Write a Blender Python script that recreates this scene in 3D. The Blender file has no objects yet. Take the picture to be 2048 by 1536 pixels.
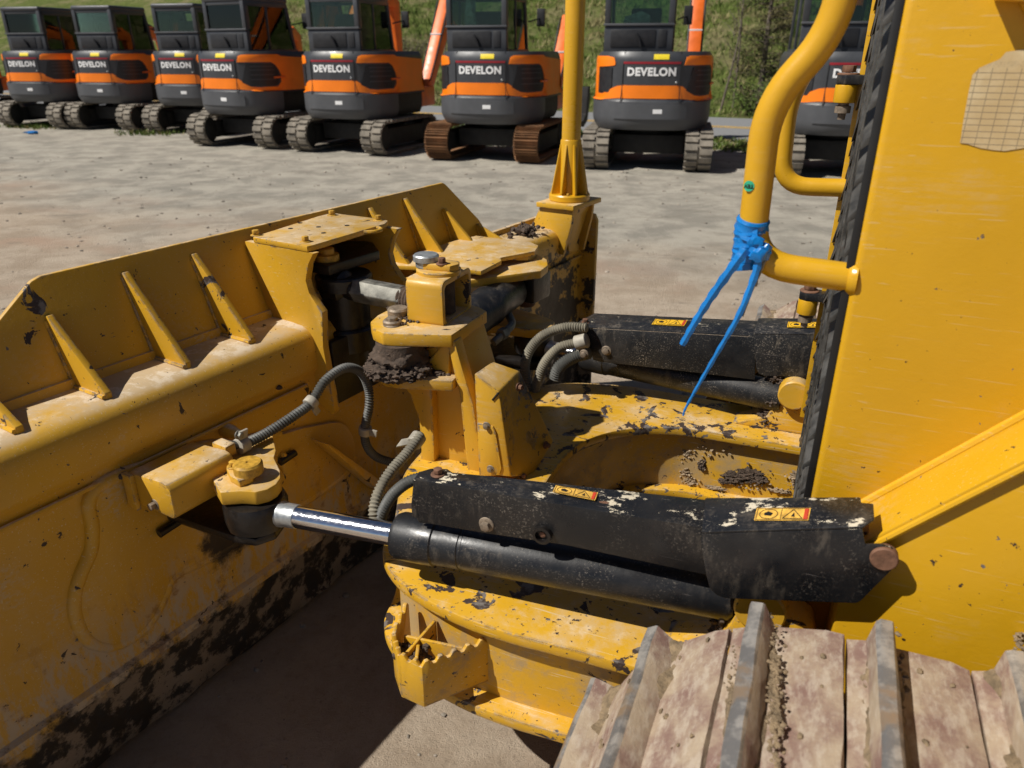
import bpy, bmesh, math, random
from mathutils import Vector, Matrix, noise
random.seed(7)
C = bpy.context.scene.collection
SC = bpy.context.scene
RAD = math.radians

# ------------------------------------------------------------------ camera
F = 1500.0; HC = 1.7; PITCH = math.atan((768 - 100.0) / F)
cd = bpy.data.cameras.new('camera'); cam = bpy.data.objects.new('camera', cd); C.objects.link(cam)
cam.location = (0, 0, HC); cam.rotation_euler = (RAD(90) - PITCH, 0, 0)
cd.sensor_width = 36; cd.lens = 36 * F / 2048; cd.clip_start = 0.05; cd.clip_end = 2000
cd.dof.use_dof = True; cd.dof.focus_distance = 1.95; cd.dof.aperture_fstop = 4.6
SC.camera = cam

# ------------------------------------------------------------------ sky and sun
SUN = Vector((-0.80, -0.26, 1.0)).normalized()
w = bpy.data.worlds.new('World'); SC.world = w; w.use_nodes = True
wn = w.node_tree; bg = wn.nodes['Background']
sky = wn.nodes.new('ShaderNodeTexSky'); sky.sky_type = 'NISHITA'; sky.sun_disc = False
sky.sun_elevation = math.asin(SUN.z); sky.sun_rotation = math.atan2(SUN.x, SUN.y)
sky.air_density = .55; sky.dust_density = .4
wn.links.new(sky.outputs[0], bg.inputs[0]); bg.inputs[1].default_value = 0.05
ld = bpy.data.lights.new('sun', 'SUN'); ld.energy = 4.9; ld.angle = RAD(0.53); ld.color = (1, 0.955, 0.88)
lo = bpy.data.objects.new('sun', ld); C.objects.link(lo); lo.location = (-20, -6, 30)
lo.rotation_euler = SUN.to_track_quat('Z', 'Y').to_euler()
SC.view_settings.view_transform = 'Standard'; SC.view_settings.look = 'None'
SC.view_settings.exposure = 0.12; SC.view_settings.gamma = 1.0
SC.render.resolution_x = 1024; SC.render.resolution_y = 768

# ------------------------------------------------------------------ frames and pixel rays
# bulldozer frame: U forward, V towards its far side; blade frame: T along the blade, N backwards out of the blade
aU = RAD(157.7); U = Vector((math.cos(aU), math.sin(aU), 0)); V = Vector((math.sin(aU), -math.cos(aU), 0))
aT = RAD(58.45); T = Vector((math.cos(aT), math.sin(aT), 0)); N = Vector((math.sin(aT), -math.cos(aT), 0))
ZV = Vector((0, 0, 1)); CAM = Vector((0, 0, HC))
def W(u, v, z): return U * u + V * v + ZV * z
def B(t, n, z): return T * t + N * n + ZV * z
def ray(px, py):
    x = (px - 1024) / F; y = -(py - 768) / F; c, s = math.cos(PITCH), math.sin(PITCH)
    return Vector((x, c + y * s, -s + y * c))
def PL(px, py, nrm, d):
    r = ray(px, py); return CAM + r * ((d - CAM.dot(nrm)) / r.dot(nrm))
def PZ(px, py, z): return PL(px, py, ZV, z)
def PV(px, py, v): return PL(px, py, V, v)
def PU(px, py, u): return PL(px, py, U, u)
def PB(px, py, n): return PL(px, py, N, n)
def PT(px, py, t): return PL(px, py, T, t)

# ------------------------------------------------------------------ mesh building
def frame(axis):
    a = axis.normalized(); h = Vector((0, 0, 1)) if abs(a.z) < 0.9 else Vector((1, 0, 0))
    x = h.cross(a).normalized(); return x, a.cross(x).normalized(), a
def catmull(pts, k=8):
    out = []; P = [pts[0] * 2 - pts[1]] + list(pts) + [pts[-1] * 2 - pts[-2]]
    for i in range(1, len(P) - 2):
        for j in range(k):
            s = j / k
            out.append(0.5 * ((2 * P[i]) + (P[i + 1] - P[i - 1]) * s + (2 * P[i - 1] - 5 * P[i] + 4 * P[i + 1] - P[i + 2]) * s * s
                              + (3 * P[i] - P[i - 1] - 3 * P[i + 1] + P[i + 2]) * s ** 3))
    out.append(pts[-1]); return out
def resample(pts, step):
    out = [pts[0].copy()]; acc = 0
    for a, b in zip(pts, pts[1:]):
        d = (b - a).length
        if d == 0: continue
        pos = step - acc
        while pos <= d:
            out.append(a.lerp(b, pos / d)); pos += step
        acc = (acc + d) % step
    return out
def fillet(pts, r, k=6):
    out = [pts[0]]
    for a, b, c in zip(pts, pts[1:], pts[2:]):
        d1 = (a - b); d2 = (c - b); q = min(r, d1.length * .48, d2.length * .48)
        p1 = b + d1.normalized() * q; p2 = b + d2.normalized() * q
        for j in range(k + 1):
            s = j / k; out.append(p1 * (1 - s) ** 2 + b * 2 * s * (1 - s) + p2 * s * s)
    out.append(pts[-1]); return out

class MB:
    def __init__(s): s.v = []; s.f = []; s.m = []
    def add(s, vs, fs, mi=0):
        o = len(s.v); s.v += [Vector(v) for v in vs]
        for f in fs: s.f.append([i + o for i in f]); s.m.append(mi)
        return s
    def prism(s, poly, vec, mi=0):
        n = len(poly); vec = Vector(vec)
        return s.add(list(poly) + [Vector(p) + vec for p in poly],
                     [list(range(n))[::-1], list(range(n, 2 * n))] + [[i, (i + 1) % n, n + (i + 1) % n, n + i] for i in range(n)], mi)
    def hull8(s, p, mi=0):
        return s.add(p, [[0, 3, 2, 1], [4, 5, 6, 7], [0, 1, 5, 4], [1, 2, 6, 5], [2, 3, 7, 6], [3, 0, 4, 7]], mi)
    def box(s, a, b, fr=None, mi=0):
        fn = fr or (lambda x, y, z: Vector((x, y, z)))
        (x0, y0, z0), (x1, y1, z1) = a, b
        return s.hull8([fn(x0, y0, z0), fn(x1, y0, z0), fn(x1, y1, z0), fn(x0, y1, z0), fn(x0, y0, z1), fn(x1, y0, z1), fn(x1, y1, z1), fn(x0, y1, z1)], mi)
    def tube(s, path, r, seg=12, mi=0, caps=True):
        n = len(path); o = len(s.v); x = None
        for i, p in enumerate(path):
            d = (path[min(i + 1, n - 1)] - path[max(i - 1, 0)]).normalized()
            if x is None: x, y, _ = frame(d)
            else:
                x = (x - d * x.dot(d)).normalized(); y = d.cross(x)
            rr = r[i] if isinstance(r, (list, tuple)) else r
            for j in range(seg):
                a = 2 * math.pi * j / seg; s.v.append(p + x * math.cos(a) * rr + y * math.sin(a) * rr)
        for i in range(n - 1):
            for j in range(seg):
                k = (j + 1) % seg; s.f.append([o + i * seg + j, o + i * seg + k, o + (i + 1) * seg + k, o + (i + 1) * seg + j]); s.m.append(mi)
        if caps:
            s.f.append([o + j for j in range(seg)][::-1]); s.m.append(mi)
            s.f.append([o + (n - 1) * seg + j for j in range(seg)]); s.m.append(mi)
        return s
    def lathe(s, org, axis, prof, seg=24, mi=0):      # prof: (radius, height along the axis)
        x, y, a = frame(Vector(axis)); o = len(s.v); n = len(prof)
        for r, h in prof:
            for j in range(seg):
                q = 2 * math.pi * j / seg; s.v.append(Vector(org) + a * h + x * math.cos(q) * r + y * math.sin(q) * r)
        for i in range(n - 1):
            for j in range(seg):
                k = (j + 1) % seg; s.f.append([o + i * seg + j, o + i * seg + k, o + (i + 1) * seg + k, o + (i + 1) * seg + j]); s.m.append(mi)
        s.f.append([o + j for j in range(seg)][::-1]); s.m.append(mi); s.f.append([o + (n - 1) * seg + j for j in range(seg)]); s.m.append(mi)
        return s
    def lump(s, c, rx, ry, rz, sub=2, amp=.35, fr=8.0, ax=None, mi=0):
        bm = bmesh.new(); bmesh.ops.create_icosphere(bm, subdivisions=sub, radius=1)
        X, Y, Z = ax or (Vector((1, 0, 0)), Vector((0, 1, 0)), ZV); o = len(s.v); off = Vector((random.random() * 50, random.random() * 50, 0))
        for q in bm.verts:
            k = 1 + amp * noise.fractal(q.co * fr * .25 + off, 1.0, 2.0, 3) ; p = q.co * k
            s.v.append(Vector(c) + X * p.x * rx + Y * p.y * ry + Z * p.z * rz)
        for f in bm.faces: s.f.append([o + q.index for q in f.verts]); s.m.append(mi)
        bm.free(); return s
    def mesh(s, name, mats, inv=None, bevel=0, seg=2, angle=32, flat=False):
        me = bpy.data.meshes.new(name)
        vs = [inv @ p for p in s.v] if inv is not None else s.v
        me.from_pydata([tuple(p) for p in vs], [], s.f)
        me.polygons.foreach_set('material_index', s.m)
        bm = bmesh.new(); bm.from_mesh(me)
        bmesh.ops.recalc_face_normals(bm, faces=bm.faces)
        if bevel:
            ed = [e for e in bm.edges if len(e.link_faces) == 2 and e.calc_face_angle(0) > RAD(28)]
            bmesh.ops.bevel(bm, geom=ed, offset=bevel, segments=seg, affect='EDGES', clamp_overlap=True, profile=.5)
        bm.to_mesh(me); bm.free()
        if not flat:
            me.polygons.foreach_set('use_smooth', [True] * len(me.polygons)); me.set_sharp_from_angle(angle=RAD(angle))
        for m in (mats if isinstance(mats, (list, tuple)) else [mats]): me.materials.append(m)
        return me
    def build(s, name, mats, parent=None, bevel=0, **k):
        inv = None
        if parent is not None: inv = root_of(parent)['_inv']
        return link(name, s.mesh(name, mats, inv, bevel, **k), parent)
INV = {}
def root_of(o):
    while o.parent is not None: o = o.parent
    return {'_inv': INV.get(o.name, Matrix.Identity(4))}
def link(name, me, parent=None):
    o = bpy.data.objects.new(name, me); C.objects.link(o); o.parent = parent; return o
def empty(name, loc, rz=0):
    o = bpy.data.objects.new(name, None); C.objects.link(o); o.location = loc; o.rotation_euler = (0, 0, rz); o.empty_display_size = .2
    INV[o.name] = (Matrix.Translation(Vector(loc)) @ Matrix.Rotation(rz, 4, 'Z')).inverted()
    return o
def tag(o, label=None, cat=None, group=None, kind=None):
    if label: o['label'] = label
    if cat: o['category'] = cat
    if group: o['group'] = group
    if kind: o['kind'] = kind
    return o

# ------------------------------------------------------------------ materials
class NT:
    def __init__(s, name):
        s.mat = bpy.data.materials.new(name); s.mat.use_nodes = True; s.t = s.mat.node_tree
        s.b = s.t.nodes['Principled BSDF']; s.out = s.t.nodes['Material Output']
        s.co = s.t.nodes.new('ShaderNodeTexCoord').outputs['Object']
    def n(s, ty, **kw):
        nd = s.t.nodes.new(ty)
        for k, v in kw.items(): setattr(nd, k, v)
        return nd
    def set(s, sock, val):
        if hasattr(val, 'is_linked') or isinstance(val, bpy.types.NodeSocket): s.t.links.new(val, sock)
        else: sock.default_value = val
    def noise(s, scale, detail=6, rough=.6, vec=None, stretch=None, dist=0):
        nd = s.n('ShaderNodeTexNoise'); nd.inputs['Scale'].default_value = scale; nd.inputs['Detail'].default_value = detail
        nd.inputs['Roughness'].default_value = rough; nd.inputs['Distortion'].default_value = dist
        v = vec or s.co
        if stretch:
            mp = s.n('ShaderNodeMapping'); mp.inputs['Scale'].default_value = stretch[:3]
            if len(stretch) > 3: mp.inputs['Rotation'].default_value = (0, 0, stretch[3])
            s.t.links.new(v, mp.inputs[0]); v = mp.outputs[0]
        s.t.links.new(v, nd.inputs['Vector']); return nd.outputs[0]
    def ramp(s, val, lo, hi, a=0., b=1.):
        nd = s.n('ShaderNodeMapRange'); nd.interpolation_type = 'SMOOTHSTEP'
        s.set(nd.inputs[0], val); nd.inputs[1].default_value = lo; nd.inputs[2].default_value = hi
        nd.inputs[3].default_value = a; nd.inputs[4].default_value = b; return nd.outputs[0]
    def math(s, op, a, b=0.):
        nd = s.n('ShaderNodeMath', operation=op); s.set(nd.inputs[0], a); s.set(nd.inputs[1], b); return nd.outputs[0]
    def mix(s, f, a, b):
        nd = s.n('ShaderNodeMix', data_type='RGBA'); s.set(nd.inputs[0], f)
        for k, q in ((6, a), (7, b)): s.set(nd.inputs[k], (*q, 1) if isinstance(q, tuple) and len(q) == 3 else q)
        return nd.outputs[2]
    def pos(s):
        g = s.n('ShaderNodeNewGeometry'); p = s.n('ShaderNodeSeparateXYZ'); s.t.links.new(s.co, p.inputs[0])
        q = s.n('ShaderNodeSeparateXYZ'); s.t.links.new(g.outputs['Normal'], q.inputs[0]); return p.outputs, q.outputs[2]
    def bump(s, h, st=.3, d=.01):
        nd = s.n('ShaderNodeBump'); nd.inputs['Strength'].default_value = st; nd.inputs['Distance'].default_value = d
        s.set(nd.inputs['Height'], h); s.t.links.new(nd.outputs[0], s.b.inputs['Normal'])
    def fin(s, col, rough=.5, metal=0., spec=None):
        s.set(s.b.inputs['Base Color'], (*col, 1) if isinstance(col, tuple) and len(col) == 3 else col)
        s.set(s.b.inputs['Roughness'], rough); s.set(s.b.inputs['Metallic'], metal)
        if spec is not None: s.b.inputs['Specular IOR Level'].default_value = spec
        return s.mat
def plain(name, col, rough=.5, metal=0., var=.12, sc=12, bump=0, bsc=60):
    m = NT(name); nz = m.noise(sc, 5)
    c = m.mix(m.ramp(nz, .3, .7), tuple(x * (1 - var) for x in col), tuple(min(1, x * (1 + var)) for x in col))
    if bump: m.bump(m.noise(bsc, 4), bump, .004)
    return m.fin(c, m.ramp(m.noise(sc * 2, 4), .3, .7, max(.02, rough - .07), rough + .07), metal)

YEL = (.60, .325, .008)
DUST = (.47, .37, .25)
def yellow(name, dust=.3, chips=.2, scuff=.2, low=None, mud=0., rough=.4, edge=0., spots=()):
    m = NT(name); P, nz = m.pos()
    big = m.noise(2.2, 5); c = m.mix(m.ramp(big, .3, .7), tuple(x * .93 for x in YEL), tuple(min(1, x * 1.06) for x in YEL))
    r = m.ramp(m.noise(9, 5), .3, .7, rough - .06, rough + .12)
    if scuff:                                              # pale rubbed and scratched film
        a = m.noise(5, 8, .7); b = m.noise(120, 3, .6, stretch=(.08, .6, 1, .5)); k = m.math('MULTIPLY', m.ramp(a, .52, .74), m.ramp(b, .42, .62))
        c = m.mix(m.math('MULTIPLY', k, scuff), c, (.50, .40, .27)); r = m.math('ADD', r, m.math('MULTIPLY', k, .2))
        sc = m.noise(260, 2, .5, stretch=(.03, 1, 1, 1.1)); c = m.mix(m.math('MULTIPLY', m.ramp(sc, .655, .70), scuff * .9), c, (.62, .5, .3))
    if dust:
        up = m.ramp(nz, .72, .985); a = m.noise(7, 9, .72); k = m.math('MULTIPLY', up, m.ramp(a, .60 - dust * .50, .76 - dust * .30))
        thin = m.math('MULTIPLY', m.ramp(m.noise(3, 6, .7), .25, .75, .15, 1), dust * .42)
        c = m.mix(thin, c, (.44, .31, .15)); c = m.mix(m.math('MULTIPLY', k, min(1., .45 + dust * .5)), c, m.mix(m.ramp(m.noise(16, 8, .75), .48, .60), DUST, (.62, .545, .44)))
        r = m.math('ADD', r, m.math('MULTIPLY', k, .35))
    if mud:
        a = m.noise(6, 10, .75); k = m.ramp(a, .60 - mud * .35, .70 - mud * .2); c = m.mix(m.math('MULTIPLY', k, .85), c, (.36, .255, .13)); r = m.math('ADD', r, m.math('MULTIPLY', k, .3))
    h = m.noise(90, 3)
    if low:                                               # worn, crusted lower band of the blade
        e = m.math('ADD', P[2], m.math('MULTIPLY', m.math('SUBTRACT', m.noise(7, 9, .7), .5), .34))
        sc2 = m.noise(26, 8, .75, stretch=(1, 1, .35)); k2 = m.math('MULTIPLY', m.ramp(e, low + .33, low + .02), m.ramp(sc2, .42, .56))
        c = m.mix(m.math('MULTIPLY', k2, .85), c, m.mix(m.ramp(m.noise(9, 7, .7), .52, .62), (.42, .36, .28), (.17, .095, .065)))
        k1 = m.ramp(e, low + .03, low - .015); crust = m.mix(m.ramp(m.noise(11, 8, .7), .47, .56), (.014, .012, .011), (.25, .195, .14))
        c = m.mix(m.math('MULTIPLY', k1, .97), c, crust); r = m.math('ADD', r, m.math('MULTIPLY', k1, .3)); h = m.math('ADD', h, m.math('MULTIPLY', m.math('MULTIPLY', k1, m.noise(30, 8, .7)), 3))
    for (sx, sy, sz), rad, sc_, th_, colr in spots:              # oil and crust stains with ragged outlines
        vm = m.n('ShaderNodeVectorMath', operation='DISTANCE'); m.t.links.new(m.co, vm.inputs[0]); vm.inputs[1].default_value = (sx, sy, sz)
        kk = m.ramp(m.math('ADD', m.math('DIVIDE', vm.outputs['Value'], rad), m.math('MULTIPLY', m.math('SUBTRACT', .5, m.noise(sc_, 8, .72)), th_)), 1.0, .72)
        c = m.mix(m.math('MULTIPLY', kk, .96), c, colr); r = m.math('ADD', r, m.math('MULTIPLY', kk, .1))
    if chips:
        a = m.noise(13, 7, .62, dist=.6); b = m.noise(70, 4, .6)
        big_ = m.ramp(m.math('ADD', a, m.math('MULTIPLY', m.math('SUBTRACT', m.noise(3.1, 3), .5), .22)), .685 - chips * .10, .693 - chips * .10)
        k = m.math('MAXIMUM', big_, m.ramp(b, .70 - chips * .05, .715 - chips * .05))
        chipc = m.mix(m.ramp(m.noise(25, 4), .52, .62), (.040, .024, .018), (.15, .13, .115)); c = m.mix(k, c, chipc)
        h = m.math('SUBTRACT', h, m.math('MULTIPLY', k, 1.5)); r = m.math('ADD', r, m.math('MULTIPLY', k, .15))
    if edge:                                              # paint rubbed off the corners
        bv = m.n('ShaderNodeBevel', samples=4); bv.inputs[0].default_value = .009; ge = m.n('ShaderNodeNewGeometry'); dt = m.n('ShaderNodeVectorMath', operation='DOT_PRODUCT')
        m.t.links.new(bv.outputs[0], dt.inputs[0]); m.t.links.new(ge.outputs['True Normal'], dt.inputs[1])
        em = m.math('MULTIPLY', m.ramp(dt.outputs['Value'], .985, .93), m.ramp(m.math('ADD', m.noise(22, 8, .75), m.math('MULTIPLY', m.noise(2.5, 3), .5)), .86 - edge * .16, .90 - edge * .16))
        c = m.mix(em, c, m.mix(m.ramp(m.noise(45, 4), .4, .6), (.07, .055, .05), (.20, .185, .17))); h = m.math('SUBTRACT', h, em)
    m.bump(h, .12, .003); return m.fin(c, r)
def blackpaint(name, dust=.4, pat=None, col=(.009, .010, .012), rough=.30):
    m = NT(name); P, nz = m.pos()
    up = m.ramp(nz, .5, .98); sp = m.ramp(m.noise(240, 4, .65), .55, .66); a = m.noise(16, 9, .75, stretch=(1, 1.6, 1, .4))
    patch = m.math('MULTIPLY', up, m.ramp(m.math('ADD', a, m.math('MULTIPLY', m.math('SUBTRACT', m.noise(5, 2), .5), .25)), .635 - (dust if pat is None else pat) * .07, .655 - (dust if pat is None else pat) * .07))
    c = m.mix(m.math('MULTIPLY', m.ramp(m.noise(6, 8, .7), .45, .75), dust * .30), col, (.10, .085, .07))
    c = m.mix(m.math('MULTIPLY', m.math('MULTIPLY', sp, m.ramp(m.noise(9, 5), .4, .7)), dust * .75), c, (.36, .31, .25))
    c = m.mix(m.math('MULTIPLY', m.math('MULTIPLY', m.ramp(m.noise(38, 6, .7, stretch=(1, 1, .35)), .50, .70), m.ramp(m.noise(3.5, 4), .42, .62)), dust * .38), c, (.30, .25, .19))
    c = m.mix(patch, c, (.60, .53, .40)); s2 = m.noise(220, 2, .5, stretch=(.03, 1, 1, .9)); c = m.mix(m.math('MULTIPLY', m.ramp(s2, .72, .77), .5), c, (.25, .22, .2))
    m.bump(m.noise(140, 3), .12, .002); return m.fin(c, m.math('ADD', m.ramp(m.noise(20, 6), .3, .7, rough - .06, rough + .14), m.math('MULTIPLY', patch, .4)))

M = {}
M['hood'] = yellow('hood_yellow', .07, .16, .28, rough=.33)
DZI = (Matrix.Translation(W(-1.0, 1.74, 0)) @ Matrix.Rotation(aU, 4, 'Z')).inverted()
M['blade'] = yellow('blade_yellow', .72, .30, .85, low=.27, spots=[(tuple(DZI @ PB(470, 1045, -1.56)), .13, 14, 1.2, (.02, .015, .012)), (tuple(DZI @ B(2.95, -1.56, .56)), .30, 11, 5.5, (.018, .015, .013)), (tuple(DZI @ B(2.45, -1.56, .42)), .30, 13, 5.5, (.02, .016, .014)), (tuple(DZI @ PB(705, 655, -1.57)), .022, 30, 1.5, (.03, .025, .02))])
M['guard'] = yellow('guard_yellow', .45, .25, .40, edge=.6)
M['rib'] = yellow('rib_yellow', .35, .45, .25, edge=.75)
M['arm'] = yellow('frame_yellow', .30, 1.12, .7, edge=1.)
M['stepm'] = yellow('step_yellow', .4, .7, .9, mud=.22, edge=1.)
M['armin'] = yellow('frame_muddy_yellow', .55, .45, .9, mud=.46, edge=.8)
M['tower'] = yellow('tower_yellow', .50, .30, .40, edge=.5)
M['pipe'] = yellow('pipe_yellow', .10, .0, .10, rough=.3)
M['black'] = blackpaint('black_paint', .5, .8)
M['blackdust'] = blackpaint('black_paint_dusty', 1.0, -.3, rough=.42)
M['barrel'] = blackpaint('black_barrel', .55, -1., rough=.36)
M['grease'] = plain('greasy_black', (.012, .010, .009), .35, 0, .3, 30, .4)
M['mudk'] = plain('dried_dark_mud', (.075, .052, .037), .95, 0, .35, 45, 1.0, 90)
M['mudt'] = plain('dried_tan_mud', (.30, .225, .145), .97, 0, .3, 40, 1.0, 80)
M['mudb'] = plain('packed_brown_mud', (.20, .145, .085), .95, 0, .35, 60, 1.0, 120)
M['chrome'] = plain('chrome_rod', (.72, .72, .74), .12, 1, .04, 60)
M['steel'] = plain('bare_steel', (.20, .195, .17), .58, .55, .4, 30, .2)
M['rust'] = plain('rusty_steel', (.17, .085, .05), .75, .2, .35, 40, .4)
M['bolt'] = plain('dusty_bolt', (.24, .19, .14), .6, .4, .3, 80, .2)
M['ybolt'] = plain('painted_bolt', (.46, .26, .03), .5, 0, .3, 80, .1)
M['zinc'] = plain('zinc_cap', (.45, .47, .47), .42, .7, .15, 40, .1)
M['hose'] = plain('grey_corrugated_hose', (.075, .075, .068), .6, 0, .3, 14)
M['hosed'] = plain('dusty_corrugated_hose', (.20, .18, .135), .75, 0, .3, 14)
M['clamp'] = plain('dusty_clamp', (.36, .33, .27), .6, .1, .2, 30, .2)
M['blue'] = plain('blue_plastic', (.006, .17, .50), .28, 0, .15, 30, .5, 25)
M['greens'] = plain('green_sticker', (.03, .42, .24), .5, 0, .05)
M['ink'] = plain('black_ink', (.008, .008, .008), .6, 0, .05)
M['decal'] = plain('warning_yellow', (.80, .46, .02), .45, 0, .06)
M['decalold'] = plain('worn_warning_yellow', (.62, .36, .06), .6, 0, .35, 60)
M['red'] = plain('warning_red', (.50, .05, .02), .5, 0, .1)
M['blackgrille'] = plain('grille_black', (.050, .048, .044), .5, 0, .6, 25, .2)

def shoe_mat():
    m = NT('track_shoe_steel'); a = m.noise(7, 8, .65); b = m.noise(60, 6, .7, stretch=(1, .45, 1, .3))
    c = m.mix(m.ramp(a, .38, .62), (.21, .125, .10), (.40, .315, .22)); c = m.mix(m.math('MULTIPLY', m.ramp(b, .45, .65), .55), c, (.50, .43, .34))
    c = m.mix(m.ramp(m.noise(4, 5), .62, .72), c, (.52, .42, .27)); m.bump(m.math('ADD', m.noise(40, 9, .7), b), .5, .004); return m.fin(c, .75, .1)
M['shoe'] = shoe_mat()
def edge_mat():
    m = NT('worn_grouser_edge'); a = m.noise(30, 7, .65)
    c = m.mix(m.ramp(a, .4, .62), (.22, .21, .20), (.44, .41, .37)); c = m.mix(m.ramp(m.noise(8, 5), .6, .7), c, (.34, .25, .17)); m.bump(a, .3, .003); return m.fin(c, .5, .55)
M['edge'] = edge_mat()
def paper_mat():
    m = NT('ruled_old_paper'); sp = m.n('ShaderNodeTexCoord').outputs['UV']
    s = m.n('ShaderNodeSeparateXYZ'); m.t.links.new(sp, s.inputs[0])
    def lines(v, n, wd): return m.math('LESS_THAN', m.math('FRACT', m.math('MULTIPLY', v, n)), wd)
    g = m.math('MAXIMUM', lines(s.outputs[1], 16, .12), lines(s.outputs[0], 5, .05))
    g = m.math('MULTIPLY', g, m.math('LESS_THAN', s.outputs[1], .80))
    hd = m.math('MULTIPLY', m.math('GREATER_THAN', m.noise(60, 2, .5, vec=sp, stretch=(1, 3, 1)), .58), m.math('MULTIPLY', m.math('GREATER_THAN', s.outputs[1], .81), m.math('LESS_THAN', s.outputs[1], .86)))
    g = m.math('MAXIMUM', g, m.math('MULTIPLY', hd, .8))
    base = m.mix(m.ramp(m.noise(9, 8, .7), .35, .68), (.52, .38, .19), (.66, .54, .33)); base = m.mix(m.ramp(m.noise(4, 6), .62, .72), base, (.40, .27, .12))
    return m.fin(m.mix(m.math('MULTIPLY', g, .8), base, (.13, .10, .07)), .6)
M['paper'] = paper_mat()

# ------------------------------------------------------------------ setting: ground, road, bank
def ground_mat():
    m = NT('packed_dirt_and_gravel'); P, _ = m.pos()
    a = m.noise(.35, 7, .6); b = m.noise(1.7, 9, .72, dist=.3); f = m.noise(38, 9, .78); ff = m.noise(260, 4, .7)
    tan = m.mix(m.ramp(b, .38, .62), (.35, .275, .20), (.47, .385, .295)); tan = m.mix(m.ramp(m.noise(.9, 5), .5, .66), tan, (.40, .285, .205))
    grey = m.mix(m.ramp(b, .38, .62), (.27, .25, .21), (.42, .385, .32))
    d = m.math('ADD', m.math('ADD', P[1], m.math('MULTIPLY', P[0], .5)), m.math('MULTIPLY', m.math('SUBTRACT', a, .5), 9))
    c = m.mix(m.ramp(d, 5.0, 8.5), tan, grey); c = m.mix(m.math('MULTIPLY', m.ramp(f, .52, .72), .38), c, (.14, .12, .10))
    c = m.mix(m.math('MULTIPLY', m.ramp(ff, .56, .70), .4), c, (.52, .46, .38)); c = m.mix(m.math('MULTIPLY', m.ramp(m.noise(1.1, 9, .75, stretch=(.6, 1.5, 1, -.4)), .55, .66), .5), c, (.19, .165, .135))
    m.bump(m.math('ADD', m.math('MULTIPLY', b, .3), m.math('ADD', m.math('MULTIPLY', f, 1.6), m.math('MULTIPLY', ff, .6))), .7, .016); return m.fin(c, .95, 0, .2)
def ground_h(x, y):
    return .010 * noise.noise(Vector((x * .6, y * .8, 0))) + .0012 * noise.noise(Vector((x * 3, y * 4, 5)))
RD = RAD(-29.5); RX = Vector((math.cos(RD), math.sin(RD), 0)); RY = Vector((-math.sin(RD), math.cos(RD), 0))  # along / across the road
RP = PZ(1480, 285, 0); RN = RP.dot(RY)             # near edge of the road
def RO(a, c, z=0): return RX * a + RY * (RN + c) + ZV * z
g = MB()
xs = [-400, -120, -50, -25, -14] + [-9 + .15 * i for i in range(121)] + [14, 25, 50, 120, 400]; ys = [-300, -60, -12, -3] + [-1 + .15 * i for i in range(101)] + [18, 24, 40, 120, 600]
vs = [Vector((x, y, ground_h(x, y) if -9.1 < x < 9.1 and -1.1 < y < 14.1 else 0)) for y in ys for x in xs]; nx = len(xs)
g.add(vs, [[j * nx + i, j * nx + i + 1, (j + 1) * nx + i + 1, (j + 1) * nx + i] for j in range(len(ys) - 1) for i in range(nx - 1)])
M['ground'] = ground_mat()
tag(g.build('ground', M['ground']), kind='structure')
def road_mat():
    m = NT('worn_asphalt'); f = m.noise(18, 8, .7); c = m.mix(m.ramp(f, .3, .7), (.16, .165, .17), (.24, .24, .24)); m.bump(f, .3, .01); return m.fin(c, .85)
ROADW = 5.2
rb = MB(); rb.prism([RO(-160, 0, .02), RO(160, 0, .02), RO(160, ROADW, .02), RO(-160, ROADW, .02)], (0, 0, .035)); tag(rb.build('road', road_mat()), kind='structure')
yl = MB()
for c0 in (2.35, 2.62): yl.prism([RO(-160, c0, .059), RO(160, c0, .059), RO(160, c0 + .12, .059), RO(-160, c0 + .12, .059)], (0, 0, .002))
tag(yl.build('road_centre_line', plain('yellow_road_paint', (.55, .34, .07), .7, 0, .2)), kind='structure')
def bank_mat():
    m = NT('rough_spring_grass'); a = m.noise(.5, 8, .65); b = m.noise(4.5, 8, .75); f = m.noise(22, 6, .7)
    c = m.mix(m.ramp(b, .38, .62), (.075, .105, .022), (.165, .195, .052)); c = m.mix(m.math('MULTIPLY', m.ramp(a, .46, .64), .85), c, (.25, .22, .11)); c = m.mix(m.math('MULTIPLY', m.ramp(f, .58, .72), .55), c, (.30, .27, .16))
    m.bump(m.math('ADD', f, m.math('MULTIPLY', b, 2)), 1.0, .08); return m.fin(c, .95, 0, .1)
def bank_z(a, c): return .02 + .10 * min(c, 3) + max(0, c - 1.0) * .36 + .25 * noise.noise(Vector((a * .25, c * .3, 1))) * min(1, c * .4) + .07 * noise.noise(Vector((a * 1.3, c * 1.5, 9))) * min(1, c)
hb = MB(); na, nc = 150, 40
vs = [RO(-75 + i * 1.0, ROADW + .05 + j * .9 + max(0, j - 30) * 2, bank_z(-75 + i, j * .9 + max(0, j - 30) * 2)) for j in range(nc) for i in range(na)]
hb.add(vs, [[j * na + i, j * na + i + 1, (j + 1) * na + i + 1, (j + 1) * na + i] for j in range(nc - 1) for i in range(na - 1)])
M['bank'] = bank_mat(); tag(hb.build('grassy_bank', M['bank']), kind='structure')
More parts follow.
